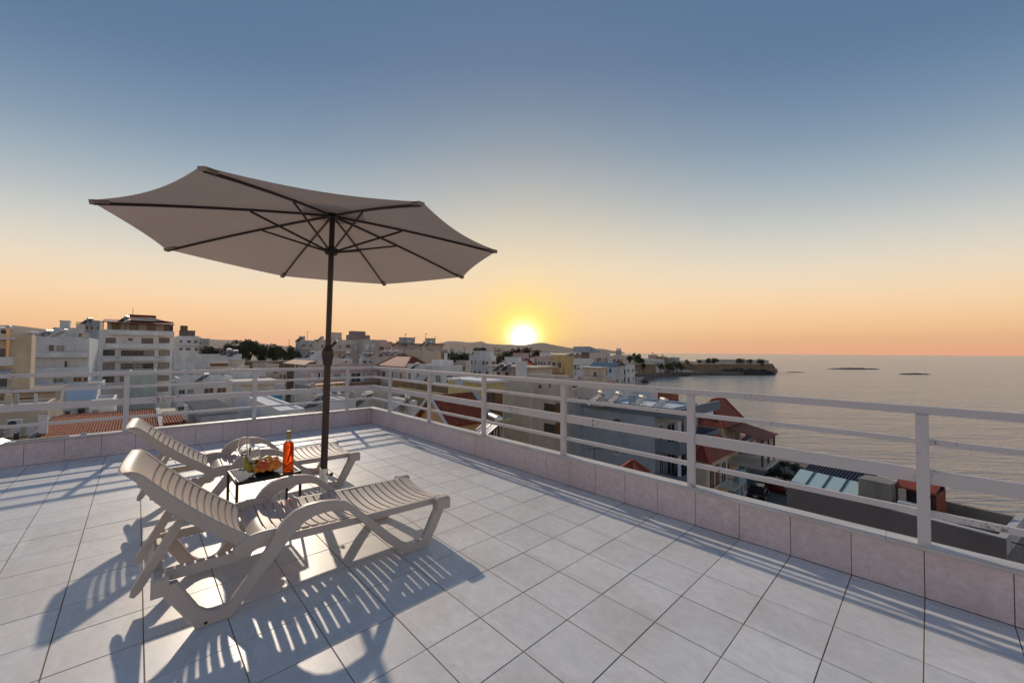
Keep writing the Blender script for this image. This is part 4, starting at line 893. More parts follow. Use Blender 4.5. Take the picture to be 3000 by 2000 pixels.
# hip roofed house
def hip_house(label, pl, pc, pr, yeave, D, rise, m_, roofm=M_REDR, ov=.5, auto=None):
    b = Bld(label, pl, pc, pr, yeave, D, m_, name='house', cat='house', roof=False)
    x0, x1, y0, y1 = b.x0-ov, b.x1+ov, b.y0-ov, b.y1+ov; h = b.h+.004; ly = y1-y0; lx = x1-x0; k = min(lx, ly)/2
    if ly > lx: A = ((x0+x1)/2, y0+k); B_ = ((x0+x1)/2, y1-k)
    else: A = (x0+k, (y0+y1)/2); B_ = (x1-k, (y0+y1)/2)
    vs = [(x0,y0,h),(x1,y0,h),(x1,y1,h),(x0,y1,h),(*A,h+rise),(*B_,h+rise)]
    fs = [(0,1,2,3),(0,1,4),(1,2,5,4),(2,3,5),(3,0,4,5)] if ly > lx else [(0,1,2,3),(3,0,4),(0,1,5,4),(1,2,5),(2,3,4,5)]
    ro_ = MB().add(vs, fs).build('roof', roofm, b.root)
    mb = MB(); P4 = [Vector(v) for v in vs]
    for a, c_ in (((0,4),(1,4),(2,5),(3,5),(4,5)) if ly > lx else ((0,4),(3,4),(1,5),(2,5),(4,5))): mb.bar(P4[a], P4[c_], .25, .16)
    mb.build('ridge_tiles', M_TERRA, ro_)
    if auto: b.auto(*auto)
    return b
hip_house('house with a wide red hipped roof beyond the railing corner', 1114, 1192, 1256, 1074, 76, 2.0, 'beige', auto=(2, 3, 3, 51, ('brown', 'pane'), .4))
b = Bld('white block with a striped awning beyond the first railing posts', 1192, 1300, 1354, 1078, 62, 'white'); b.auto(2, 4, 2, 52, ('pane', 'brown'), .2)
awning_roof(b, [(b.x0*.62, -.05, b.h-1.3), (b.x0*.40, -.05, b.h-1.3), (b.x0*.40, -1.6, b.h-3.4), (b.x0*.62, -1.6, b.h-3.4)], M_AWN)
b = Bld('small white roof hut with a chimney on the white block', 1264, 1302, 1328, 1061, 66, 'white', name='roof_hut', cat='hut'); b.auto(1, 2, 1, 53, ('pane',), 0); MB().box(-1.6, -1.2, 1, 1.4, b.h+.06, b.h+1.6).build('chimney', P_['white'], b.root)
heater('solar heater on the white block with the striped awning', 1222, 1065, 64, .9, .8)
b = Bld('old house with rough brown stone walls below the white block', 1150, 1313, 1325, 1142, 47, M_STONE, name='stone_house', cat='house'); b.fy.winpx(1276, 1170, 1302, 1200, 'brown', M_FRAMEB, sill=False); b.fy.window(4, 4.9, b.h-2.6, b.h-1.2, 'brown', M_FRAMEB)
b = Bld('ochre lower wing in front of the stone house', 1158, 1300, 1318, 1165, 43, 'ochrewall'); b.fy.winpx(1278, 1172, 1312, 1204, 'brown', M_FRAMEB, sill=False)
b = Bld('small white roof block carrying a blue solar panel', 1146, 1207, 1222, 1186, 35, 'white'); heater('solar heater with a blue panel and dark tank on the small white block', 1194, 1162, 36, -.5, .9)
# peach gable house
gb = Bld('peach gabled house with a small red roof just beyond the right parapet', 1232, 1318, 1420, 1238, 25, 'peach', name='house', cat='house', roof=False)
gx0, gx1, gy1 = gb.x0, gb.x1, gb.y1; gm = (gx0+gx1)/2; gh = gb.h; ga = gh+1.45
MB().prism([(gx0, gh+.003), (gx1, gh+.003), (gm, ga)], 1, 0, gy1).build('gable_wall', P_['peach'], gb.root)
for s, xe in ((0, gx1+.35), (1, gx0-.35)):
    sl_ = tiled_slope(gb.root, (xe, -.35 if s == 0 else gy1+.3, gh-.18), (0, (gy1+.65)*(1 if s == 0 else -1), 0), (gm-xe, 0, ga-gh+.24), 22, 8, limit=190 if s == 0 else 0)
for xe in (gx1+.35, gx0-.35): MB().bar((xe, -.42, gh-.12), (gm, -.42, ga+.14), .10, .17).build('barge_board', P_['bluewhite'], gb.root); MB().bar((xe, gy1+.36, gh-.10), (gm, gy1+.36, ga+.16), .3, .24).build('verge', P_['grey'], gb.root)
b = Bld('yellow apartment house with dark recessed balconies', 1313, 1413, 1478, 1134, 36, 'yellow'); f = b.fx
MB().box(b.x0+.1, b.x1+.3, -.3, b.y1+.3, b.h+.37, b.h+.6).build('roof_slab', P_['white'], b.root)
for z in (b.h-3.0, b.h-6.2, b.h-9.4):
    f.balcony(.2, f.len-.1, z, 1.0, P_['yellow'], solid=False); f.window(.25, f.len*.5, z+.05, z+2.5, 'pane', M_FRAMEB, name='balcony_door', sill=False); f.window(f.len*.52, f.len-.3, z+.05, z+2.5, 'brown', M_FRAMEB, name='balcony_door', sill=False)
heater('steel solar heater with two collectors close to the second railing bay', 1450, 1225, 24, -.35, .95); heater('small panel heater on the yellow house roof', 1400, 1110, 40, .9, .7)
p = atd(1345, 1120, 37); tag(MB().lathe([(.0,0),(.2,.04),(.36,.14),(.34,.15),(.18,.06),(.0,.02)], 16).build('satellite_dish', P_['bluewhite'], None, True, loc=p), 'white satellite dish on the yellow house roof', 'satellite dish').rotation_euler = (1.25, 0, .8)
b = Bld('pale cream apartment block with dark horizontal windows', 1545, 1652, 1668, 1110, 43, 'beige'); f = b.fy; cw = P_['white']
for x0, y0, x1, y1 in ((1577,1124,1589,1139),(1609,1122,1615,1136)): f.winpx(x0, y0, x1, y1, 'brown')
for x0, y0, x1, y1 in ((1595,1180,1628,1202),(1595,1238,1628,1264)): f.winpx(x0, y0, x1, y1, 'pane', M_FRAMEB); f.winpx(x1+2, y0-1, x1+14, y1+8, 'brown', M_FRAMEB, sill=False)
b = Bld('lower cream wing with a roof terrace beside the cream block', 1476, 1552, 1560, 1142, 42, 'beige', rim=.9)
MB().box(-2.2, -1.9, -.02+.05, 1.5, b.h+.95, b.h+3).build('pergola_post', P_['white'], b.root)
b = Bld('long low beige house with brown doors and flat roof', 1440, 1560, 1618, 1083, 82, 'beige'); f = b.fy
MB().box(b.x0-.8, 1.0, -1.2, b.y1+.8, b.h+.36, b.h+.62).build('roof_slab', P_['sand'], b.root)
for x0, y0, x1, y1 in ((1456,1087,1465,1098),(1480,1088,1490,1099),(1518,1089,1527,1099)): f.winpx(x0, y0, x1, y1, 'brown', M_FRAMEB)
for i in range(2): b.fx.window(1.2+i*3, 2.4+i*3, b.h-2.4, b.h-1.0, 'brown', M_FRAMEB)
for i, (px, lab) in enumerate(((1470, 'left'), (1492, 'right'))): heater('%s sloping solar collector on the long low beige house' % lab, px, 1066, 86, .5, 1.1)
b = Bld('white three storey house with small balconies left of the sun', 1374, 1436, 1453, 1045, 112, 'white'); b.auto(3, 5, 1, 62, ('pane', 'brown', 'white'), .6, solid=False); b.hut(.2, .95, .1, .9, 1.7)
Bld('small brown roofed house beside the white three storey house', 1336, 1366, 1380, 1060, 106, 'beige').auto(2, 3, 1, 63, ('brown', 'pane'), .8)
Bld('white house with a blank wall directly below the sun', 1478, 1518, 1528, 1050, 108, 'white').auto(2, 2, 1, 64, ('pane',), .3)
Bld('pinkish box house just under the sun', 1503, 1534, 1549, 1037, 138, 'pink').auto(2, 3, 1, 65, ('pane', 'brown'), .4)
b = Bld('pinkish white house with a flat roof right of the sun', 1566, 1602, 1625, 1047, 120, 'pink'); b.auto(2, 4, 2, 66, ('pane', 'brown'), .5); b.hut(.3, .8, .2, .7, 1.6, P_['white'])
hip_house('small cream house with a pitched roof below the sun', 1526, 1548, 1562, 1071, 96, 1.6, 'cream', auto=(1, 1, 1, 67, ('pane',), 0))
p = atd(1551, 1076, 92); tag(MB().lathe([(.0,0),(.9,0),(1.0,.3),(1.0,1.1),(.8,1.5),(.3,1.7)], 16).build('water_tank', mat('red_tank', (.55, .10, .04), .6), None, True, loc=p-Vector((0,0,.8))), 'round red water tank on a roof below the sun', 'water tank')
b = Bld('ochre yellow apartment block with shuttered balconies', 1620, 1655, 1680, 1047, 88, 'ochre'); f = b.fy; f.balcony(.3, f.len-.2, b.h-3.2, 1.2, P_['ochre']); f.balcony(.3, f.len-.2, b.h-6.3, 1.2, P_['ochre'])
for z in (b.h-3.1, b.h-6.2):
    for u in (1.0, 2.6): f.window(u, u+1.1, z, z+2.1, 'pane', name='balcony_door', sill=False)
b = Bld('grey block with two sloping solar panels on the skyline by the sea', 1660, 1686, 1705, 1040, 125, 'grey'); b.auto(2, 2, 2, 70, ('pane',), .5)
for i, px in enumerate((1677, 1694)): heater('%s solar panel on the grey skyline block by the sea' % ('left' if i == 0 else 'right'), px, 1033, 126, .4, 1.1)
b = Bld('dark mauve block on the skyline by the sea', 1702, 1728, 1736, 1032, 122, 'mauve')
b = Bld('block with a slanted penthouse and ribbon balconies on the sea skyline', 1727, 1735, 1781, 1036, 118, 'beige'); b.auto(3, 1, 5, 72, ('brown', 'pane'), 1.0, bm=P_['pink']); MB().prism([(0, b.h+.4), (0, b.h+2.2), (3, b.h+1.6), (b.y1*.7, b.h+.7), (b.y1*.7, b.h+.4)], 0, -7, -1).build('slanted_penthouse', P_['bluegrey'], b.root)
b = Bld('beige tower house with twin white flues beside the sea', 1794, 1818, 1831, 1042, 150, 'beige'); b.auto(3, 2, 1, 73, ('pane',), .6); b.hut(.3, .8, .2, .6, 1.8, P_['bluegrey'])
for i in range(2): MB().tube([(-2.6+i*1.1, 2, b.h), (-2.6+i*1.1, 2, b.h+2.9)], .42, 12).build('flue', P_['bluewhite'], b.root, True)
b = Bld('white house with many balconies left of the beach promenade', 1678, 1716, 1739, 1055, 98, 'white'); b.auto(3, 3, 2, 74, ('pane', 'brown'), .6, solid=False)
b = Bld('taupe house with blue roof panels and a white balcony door', 1708, 1763, 1777, 1083, 72, 'beige'); f = b.fy; f.winpx(1738, 1088, 1749, 1103, 'pane', name='balcony_door', sill=False); f.balpx(1713, 1764, 1101, 1106, 1.1, P_['beige'], solid=False)
MB().box(b.x0-.4, .5, -1.3, b.y1, b.h+.36, b.h+.52).build('roof_slab', P_['white'], b.root)
for i in range(3): MB().add([(b.x0*.85+i*2.0, 1, b.h+.6), (b.x0*.85+1.8+i*2.0, 1, b.h+.6), (b.x0*.85+1.8+i*2.0, 2.6, b.h+1.3), (b.x0*.85+i*2.0, 2.6, b.h+1.3), (b.x0*.85+i*2.0, 1.04, b.h+.53), (b.x0*.85+1.8+i*2.0, 1.04, b.h+.53), (b.x0*.85+1.8+i*2.0, 2.64, b.h+1.23), (b.x0*.85+i*2.0, 2.64, b.h+1.23)], [(0,1,2,3),(7,6,5,4),(0,4,5,1),(1,5,6,2),(2,6,7,3),(3,7,4,0)]).build('roof_panel', M_PANEL, b.root)
Bld('bluish white house beside the promenade awnings', 1772, 1794, 1803, 1066, 105, 'bluewhite').auto(3, 2, 1, 75, ('pane',), .5, solid=False)
hip_house('grey house with a dark pitched roof beside the promenade', 1797, 1816, 1828, 1071, 118, 1.6, 'bluewhite', roofm=mat('dark_roof', (.14, .09, .08), .8), auto=(2, 2, 1, 76, ('pane', 'white'), .3))
Bld('low pale house seen between the railing bars before the blue apartment block', 1690, 1752, 1768, 1144, 58, 'beige').auto(1, 3, 1, 77, ('brown', 'pane'), 0)
hip_house('small red roofed house between the cream block and the blue block', 1612, 1640, 1656, 1143, 56, 1.4, 'beige', auto=(1, 1, 1, 78, ('pane',), 0))
b = Bld('unfinished orange brick house behind the blue apartment block', 1914, 1966, 1988, 1151, 64, M_BRICK, name='house', cat='house'); b.auto(2, 2, 2, 79, ('dark',), 0, fm=M_FRAMEB)

# ---------------------------------------------------------------- blue white apartment block on the right
b = Bld('pale blue apartment block with a blank wall and grey balconies by the sea', 1716, 1918, 2044, 1218, 37, 'bluegrey'); f = b.fx; L_ = f.len
PB = plaster('paleblue', (.64, .70, .74)); b.root.children[0].data.materials[0] = PB
PW = 2.35; band = mat('band_blue', (.20, .225, .265), .75, noise=.2, nscale=.6, coords='World')
mb = MB().box(b.x0-1.6, PW, -.12, .12, b.h-.05, b.h+.85).box(PW-.24, PW, .12, L_, b.h-.05, b.h+.85).build('roof_band', band, b.root)
MB().box(.0, PW-.24, .12, L_, b.h-.04, b.h+.10).build('roof_overhang', P_['bluegrey'], b.root)
for k in range(3):
    z = b.h-.05-3.05*(k+1)
    f.balcony(0.0, L_, z, PW, band if k < 2 else P_['bluegrey'], h=.95)
    for i, (u0, u1) in enumerate(((.7, 1.7), (2.4, 4.2), (5.2, 6.4), (7.4, 9.0))):
        if u1 < L_: f.window(u0, u1, z+.05, z+2.25, 'pane', name='balcony_door', sill=False)
    MB().box(PW-.3, PW-.08, .25, .45, z+.96, z+2.88).build('column', P_['bluewhite'], b.root)
f.b.fy.winpx(1801, 1316, 1814, 1328, 'pane'); f.b.fy.winpx(1801, 1226, 1815, 1230, 'brown', M_FRAMEB)
bb = b
for px, py, lab in ((1761, 1150, 'leftmost'), (1813, 1153, 'second'), (1882, 1163, 'third'), (1945, 1170, 'rightmost')): heater('%s of four solar heaters on the pale blue block roof' % lab, px, py, 40+(px-1761)*.012, -.75, .85)
b2 = Bld('white roof room with a slanted wall on the pale blue block', 1772, 1836, 1862, 1147, 50, 'bluewhite', name='roof_room', cat='building'); b2.auto(1, 2, 1, 81, ('pane',), 0)
b2 = Bld('second white roof room behind the steel heaters', 1860, 1905, 1927, 1146, 54, 'bluewhite', name='roof_room', cat='building')
b2 = Bld('narrow balconied bluish house left of the pale blue block', 1668, 1700, 1719, 1190, 43, 'bluegrey'); b2.auto(4, 1, 1, 82, ('pane', 'brown'), 1.0, bm=band)
antenna('thin red tipped aerial below the pale blue wall', 1742, 1312, 1345, 33)
hip_house('little red roof peak in front of the pale blue wall', 1838, 1862, 1872, 1384, 27, .7, 'sand')
# ---------------------------------------------------------------- red roofed houses beside the sea
b = hip_house('beige house with a red roof and three skylights by the sea', 2034, 2113, 2170, 1252, 46, 3.0, 'sand', auto=(2, 0, 2, 90, ('pane', 'brown'), 0))
rx = b.x0-.5; ly = b.y1+1.0; lx = -b.x0+1.0; k_ = min(lx, ly)/2
awning_roof(b, [(-1.0, b.y1*.15, b.h+.2), (-1.0, b.y1*.95, b.h+.2), (4.2, b.y1*.95, b.h-1.0), (4.2, b.y1*.15, b.h-1.0)], M_REDR, 'veranda_roof')
for yy in (b.y1*.2, b.y1*.55, b.y1*.9): MB().box(3.7, 3.9, yy-.1, yy+.1, b.h-4.0, b.h-1.05).build('veranda_post', M_FRAMEB, b.root)
mb = MB().box(3.76, 3.82, b.y1*.2+.1, b.y1*.55-.1, b.h-3.0, b.h-1.2).box(3.76, 3.82, b.y1*.55+.1, b.y1*.9-.1, b.h-3.0, b.h-1.2).build('veranda_glass', M_PANE, b.root)
MB().box(.01, 4.2, b.y1*.15, b.y1*.95, b.h-4.3, b.h-4.05).build('veranda_floor', P_['sand'], b.root)
rt_ = [c_ for c_ in b.root.children if c_.name.startswith('roof')][0]; vs_ = [v.co.copy() for v in rt_.data.vertices]
front = (vs_[0], vs_[1], vs_[4] if ly > lx else vs_[5], vs_[4])
nrm = (front[1]-front[0]).cross(front[3]-front[0]).normalized(); nrm = nrm if nrm.z > 0 else -nrm
for i in range(3):
    a = front[0].lerp(front[1], .40+.13*i).lerp(front[3], .30); c_ = front[0].lerp(front[1], .42+.12*i).lerp(front[3], .62)
    MB().bar(a+nrm*.06, c_+nrm*.06, .35, .1, nrm).build('skylight', P_['white'], b.root)
b = hip_house('sand coloured house with a low red roof beneath the sea view house', 2034, 2070, 2131, 1352, 36, 1.7, 'sand'); f = b.fx
for k in range(2):
    z = b.h-3.1*(k+1)+.2
    for u in (.8, 2.2): f.window(u, u+.8, z+.4, z+2.2, 'brown', M_FRAMEB)
    f.balcony(f.len*.55, f.len-.1, z, 1.3, P_['sand'], solid=False); f.window(f.len*.65, f.len*.9, z+.05, z+2.2, 'pane', name='balcony_door', sill=False)
MGS = mat('grey_stone', (.27, .25, .22), .95, noise=.5, nscale=.9, coords='World', bump=.5, bscale=2)
b = Bld('grey stone house with an outside stair by the sea', 2148, 2172, 2217, 1322, 50, MGS, name='stone_house', cat='house'); f = b.fx
for k in range(3):
    for u in (.9, 2.6): f.window(u, u+.8, b.h-2.6-3*k, b.h-1.0-3*k, 'pane', M_FRAMEB)
MB().add([(1.6, -.5, b.h-5), (1.6, 4.5, b.h-2.8), (.01, 4.5, b.h-2.8), (.01, -.5, b.h-5), (1.6, -.5, b.h-5.4), (1.6, 4.5, b.h-3.2), (.01, 4.5, b.h-3.2), (.01, -.5, b.h-5.4)], [(0,1,2,3),(7,6,5,4),(0,4,5,1),(1,5,6,2),(2,6,7,3),(3,7,4,0)]).build('outside_stair', MGS, b.root)
b = hip_house('old dark roofed house just above the water', 2178, 2215, 2240, 1296, 60, 1.4, MGS, roofm=mat('slate', (.11, .10, .10), .8))
b = Bld('light blue painted narrow house on the little street', 2148, 2164, 2186, 1392, 44, mat('lightblue', (.40, .58, .66), .8, noise=.15, nscale=.6, coords='World'), name='house', cat='house'); b.auto(2, 0, 2, 92, ('brown', 'pane'), .5, solid=False)
# ---------------------------------------------------------------- grey building at the lower right
zt = -6.2; A_ = atz(2305, 1414, zt); B_ = atz(2946, 1579, zt); d = (B_-A_); Lw = d.length; rz = math.atan2(d.y, d.x)
g_ = thing('grey_building', 'dark grey flat roofed building with a long parapet at the lower right', 'building', (A_.x, A_.y, GZ), rz); h = zt-GZ
DP = 4.6
MB().box(0, Lw, .25, DP, 0, h-.75).build('wall', P_['darkgrey'], g_)
MB().box(0, Lw, 0, .25, 0, h).build('parapet', P_['darkgrey'], g_); MB().box(-.02, Lw+.02, -.02, .27, h+.002, h+.05).build('coping', P_['grey'], g_)
MB().box(Lw-.25, Lw, .25, DP, h-.74, h).build('end_parapet', P_['grey'], g_); MB().box(Lw*.62, Lw-.25, DP-.25, DP, h-.74, h-.1).build('rear_parapet', MGS, g_)
MB().box(Lw*.55, Lw-.26, .26, DP-.26, h-.745, h-.70).build('roof_deck', mat('brown_deck', (.22, .15, .11), .9, noise=.4, nscale=.8, coords='World'), g_)
def gl(px, py, z): p = atz(px, py, z)-g_.location; c_, s_ = math.cos(-rz), math.sin(-rz); return Vector((p.x*c_-p.y*s_, p.x*s_+p.y*c_, z-GZ))
def glv(px, v, z):       # local x on the building where the column px of the picture meets depth v
    d_ = ray(px, 1450); nrm_ = Vector((-math.sin(rz), math.cos(rz), 0)); base_ = g_.location+nrm_*v; k = (base_-CAM).dot(nrm_)/d_.dot(nrm_); p = CAM+d_*k-g_.location
    return p.x*math.cos(rz)+p.y*math.sin(rz)
# concrete block
q = Vector((glv(2515, .9, 0), 0, 0)); cbw = glv(2610, .9, 0)-q.x
cb = MB().box(q.x, q.x+cbw, .9, 2.0, h-.7, h+1.0).build('concrete_chimney', mat('raw_concrete', (.30, .28, .25), .9, noise=.35, nscale=1.2, coords='World', stretch=(1,1,.25)), g_)
# tilted frosted panels
x0 = glv(2318, 1.0, 0); pw = (q.x-.05-x0)/4; M_FROST = mat('frosted_panel', (.42, .55, .56), .25)
for i in range(4):
    a = x0+i*pw; pn = MB().add([(a, 1.0, h-.1), (a+pw*.94, 1.0, h-.1), (a+pw*.94, 2.2, h+.45), (a, 2.2, h+.45), (a, 1.04, h-.16), (a+pw*.94, 1.04, h-.16), (a+pw*.94, 2.24, h+.39), (a, 2.24, h+.39)], [(0,1,2,3),(7,6,5,4),(0,4,5,1),(1,5,6,2),(2,6,7,3),(3,7,4,0)]).build('glass_panel', M_FROST, g_)
    MB().bar((a+pw*.97, 1.0, h-.08), (a+pw*.97, 2.2, h+.47), .06, .06).build('panel_bar', M_IRON, pn)
# dark glazed tile roof behind
M_TERRA_SAVE = M_TERRA; M_BLKT = mat('dark_roof_tile', (.045, .04, .055), .35)
rt2 = thing('dark_tiled_roof', 'small house with a dark glazed tile roof behind the frosted panels', 'house', (0, 0, 0))
def gw(x, y, z): c_, s_ = math.cos(rz), math.sin(rz); return Vector((g_.location.x+x*c_-y*s_, g_.location.y+x*s_+y*c_, GZ+z))
tile_m.clear(); M_TERRA = M_BLKT
ra, rb_ = glv(2372, DP+.3, 0), glv(2560, DP+.3, 0)
tiled_slope(rt2, gw(ra, DP-1.6, h-.35), gw(rb_, DP-1.6, h-.35)-gw(ra, DP-1.6, h-.35), gw(ra, DP+1.2, h+.45)-gw(ra, DP-1.6, h-.35), 20, 11, limit=220, mats=M_BLKT)
M_TERRA = M_TERRA_SAVE; tile_m.clear()
P4 = [gw(ra+.2, DP+.02, 0), gw(rb_-.2, DP+.02, 0), gw(rb_-.2, DP+2.5, 0), gw(ra+.2, DP+2.5, 0)]
MB().add([(p.x, p.y, GZ) for p in P4]+[(p.x, p.y, GZ+h-.15) for p in P4], [(0,1,2,3),(4,5,6,7),(0,1,5,4),(1,2,6,5),(2,3,7,6),(3,0,4,7)]).build('wall', MGS, rt2)
# red roofed shelter and air conditioner
q2 = Vector((glv(2622, 1.6, 0), 0, 0)); shw = glv(2738, 1.6, 0)-q2.x; sh_ = thing('roof_shelter', 'dark open roof shelter with a red tiled top beside the concrete block', 'shelter', gw(q2.x, 1.6, h-.7), rz); sh_.scale = (shw/3.4, 1, .9)
for xx in (.1, 3.3):
    for yy in (.1, 1.7): MB().box(xx-.05, xx+.05, yy-.05, yy+.05, 0, 1.7+yy*.2).build('post', M_IRON, sh_)
MB().box(.0, 3.4, 1.72, 1.8, 0, 1.9).build('back_wall', M_IRON, sh_)
MB().add([(-.1, -.1, 1.75), (3.5, -.1, 1.75), (3.5, 1.9, 2.25), (-.1, 1.9, 2.25), (-.1, -.1, 1.65), (3.5, -.1, 1.65), (3.5, 1.9, 2.15), (-.1, 1.9, 2.15)], [(0,1,2,3),(7,6,5,4),(0,4,5,1),(1,5,6,2),(2,6,7,3),(3,7,4,0)]).build('roof', M_REDR, sh_)
MB().box(3.42, 3.5, .1, 1.7, .3, 1.66).build('side_panel', M_REDR, sh_)
pa = gw(glv(2672, 1.0, 0), 1.0, h-.69); ac = ac_unit('white air conditioner standing on the grey roof at the lower right', 0, 0, 1, rz); ac.location = pa; ac.scale = (1.2, 1.2, 1.6)
MB().lathe([(.0, 0), (.3, .05), (.42, .3), (.3, .55), (.0, .62)], 14).build('covered_bundle', mat('bundle', (.55, .38, .22), .8, noise=.5, nscale=6, col2=(.5, .14, .03)), None, True, loc=gw(glv(2672, .6, 0), .6, h-.69))
tag(bpy.data.objects['covered_bundle'], 'pale and orange bundle lying before the air conditioner', 'bundle')
MB().box(Lw+.05, Lw+9, .5, DP+4, 0, h-2.2).build('lower_terrace', P_['bluewhite'], g_)
sw = MB().bar(gw(q2.x+2.2, DP+1.5, h-1.2), gw(Lw+6, DP+2.5, h-1.6), .4, 1.1).build('sea_wall', MGS); tag(sw, 'low grey wall along the water behind the grey building', 'wall')
def railing_bit(label, px, py, D):
    p = atd(px, py, D); t = thing('steel_railing', label, 'railing', p, rz); mb = MB()
    for i in range(3): mb.tube([(i*.9, 0, 0), (i*.9, 0, 1)], .03, 6)
    mb.tube([(0, 0, 1), (1.8, 0, 1)], .03, 6).build('rails', M_IRON, t)
railing_bit('dark handrail at the bottom right corner beside the water', 2962, 1655, 17)

# ---------------------------------------------------------------- cars on the street
def car(label, px, py, rzc, paint, z=GZ):
    p = atz(px, py, z+.02); t = thing('parked_car', label, 'car', p, rzc)
    secs = [(-2.05, .42, .62, .70), (-1.95, .30, .84, .80), (-1.2, .25, .92, .86), (-.2, .25, .93, .87), (.9, .25, .90, .87), (1.7, .27, .84, .84), (2.0, .38, .68, .72)]
    mb = MB(); vs = []; fs = []
    for x, zl, zh, w in secs: vs += [(x, -w, zl), (x, -w*1.03, (zl+zh)/2), (x, -w*.93, zh), (x, w*.93, zh), (x, w*1.03, (zl+zh)/2), (x, w, zl)]
    for i in range(len(secs)-1):
        for k in range(6): j = (k+1) % 6; fs.append((i*6+k, i*6+j, (i+1)*6+j, (i+1)*6+k))
    body_ = mb.add(vs, fs+[(5,4,3,2,1,0), tuple((len(secs)-1)*6+k for k in range(6))]).build('body', paint, t, True)
    cab = [(-1.75, .90, .76), (-1.15, 1.42, .62), (.25, 1.45, .62), (1.0, .90, .76)]; vs = []; fs = []
    for x, z_, w in cab: vs += [(x, -w, z_), (x, w, z_)]
    vs += [(-1.75, -.80, .86), (-1.75, .80, .86), (1.0, -.80, .86), (1.0, .80, .86)]
    MB().add(vs, [(0,1,3,2), (2,3,5,4), (4,5,7,6), (0,2,4,6), (1,7,5,3)]).build('cabin_glass', M_PANE, t)
    MB().add([(-1.2, -.64, 1.41), (-1.2, .64, 1.41), (.3, .64, 1.45), (.3, -.64, 1.45), (-1.1, -.6, 1.47), (-1.1, .6, 1.47), (.2, .6, 1.49), (.2, -.6, 1.49)], [(3,2,1,0),(4,5,6,7),(0,1,5,4),(1,2,6,5),(2,3,7,6),(3,0,4,7)]).build('roof', paint, t)
    for x in (-1.3, 1.3):
        for y in (-.80, .80):
            w = MB().lathe([(.20, -.1), (.31, -.1), (.32, 0), (.31, .1), (.20, .1)], 18).build('wheel', M_BLK, t, True); w.location = (x, y, .31); w.rotation_euler = (math.pi/2, 0, 0)
            r_ = MB().lathe([(.05, -.105), (.2, -.102), (.2, .102), (.05, .105)], 12).build('rim', M_METAL, w, True)
    for y in (-.6, .6):
        MB().box(1.93, 2.03, y-.16, y+.16, .56, .70).build('headlight', M_FRAME, t); MB().box(-2.07, -1.97, y-.14, y+.14, .60, .74).build('tail_light', M_REDR, t)
    MB().box(-2.09, -2.04, -.26, .26, .46, .58).build('number_plate', M_SHUTW, t)
    return t
car('dark car parked on the little street with a bright rear window', 2222, 1452, rz+1.9, mat('black_paint', (.015, .018, .022), .15))
car('dark red car parked beyond the dark car', 2275, 1438, rz+.25, mat('red_paint', (.16, .012, .015), .2))

# ---------------------------------------------------------------- trees
M_LEAF = mat('leaves', (.065, .090, .028), .7, noise=.55, nscale=1.6, coords='Object', col2=(.028, .045, .014), rand=.25); M_BARK = mat('bark', (.10, .07, .045), .9, noise=.4, nscale=4)
M_LEAFW = mat('leaves_brown_and_warm_lit', (.115, .085, .025), .7, noise=.5, nscale=1.6, col2=(.06, .045, .015), rand=.2)  # brownish leaves; for the row under the sun this colour holds painted warm light
crowns = {}
def crown_mesh(seed, m_):
    k = (seed, m_.name)
    if k in crowns: return crowns[k]
    rng = random.Random(seed); mb = MB(); lobes = [(Vector((rng.uniform(-.6, .6), rng.uniform(-.6, .6), rng.uniform(-.65, .55))), rng.uniform(.22, .42)) for _ in range(15)]
    for c_, r in lobes:
        for _ in range(170):
            d = Vector((rng.gauss(0, 1), rng.gauss(0, 1), rng.gauss(0, 1))).normalized(); p = c_+d*r*rng.uniform(.55, 1.05); s = rng.uniform(.04, .085)
            a = Vector((rng.gauss(0, 1), rng.gauss(0, 1), rng.gauss(0, 1))).normalized(); b_ = a.orthogonal().normalized()
            mb.add([p-a*s, p+b_*s*.6, p+a*s, p-b_*s*.6], [(0, 1, 2, 3)])
    crowns[k] = mb.mesh('crown', m_); return crowns[k]
NT_ = [0]
def tree(label, px, py, rpx, D, m_=None, group='trees in the town', squash=1.05, name='tree', gz=None, cat='tree'):
    NT_[0] += 1; p = atd(px, py, D); r = rpx/F*D*1.25; gz = GZ if gz is None else gz; t = thing(name, label, cat, (p.x, p.y, gz), 0, group); h = p.z-gz
    c_ = inst('crown', crown_mesh(NT_[0] % 5, m_ or M_LEAF), t, (0, 0, h-r*.15), random.uniform(0, 6), (r, r, r*squash))
    mb = MB().tube([(0, 0, 0), (r*.05, 0, h*.5), (0, 0, h)], [r*.09, r*.07, r*.04], 7)
    for i in range(4): a = i*1.57+.4; mb.tube([(0, 0, h*.7), (math.cos(a)*r*.4, math.sin(a)*r*.4, h+r*.1)], [r*.045, r*.02], 5)
    mb.build('trunk', M_BARK, t); return t
for i, (x, y, r) in enumerate([(606, 1027, 17), (636, 1031, 20), (668, 1024, 22), (700, 1032, 24), (732, 1020, 32), (768, 1031, 27), (802, 1026, 30), (836, 1034, 24), (862, 1040, 16)]):
    tree('%s tree of the dark green grove left of the parasol pole' % ['leftmost', 'second', 'third', 'fourth', 'tallest', 'sixth', 'seventh', 'eighth', 'rightmost'][i], x, y, r, 168-i*1.5)
for i, (x, y, r) in enumerate([(1296, 1044, 18), (1318, 1047, 20), (1342, 1045, 20), (1366, 1048, 18)]):
    tree('%s tree of the olive green grove beyond the pink block' % ['leftmost', 'second', 'third', 'rightmost'][i], x, y, r, 150-i)
for i, (x, y, r) in enumerate([(1398, 1029, 13), (1418, 1028, 13), (1463, 1054, 18)]):
    tree(['left small round tree behind the white three storey house', 'right small round tree behind the white three storey house', 'brownish tree right of the white three storey house'][i], x, y, r, (220, 222, 128)[i], M_LEAFW if i == 2 else None)
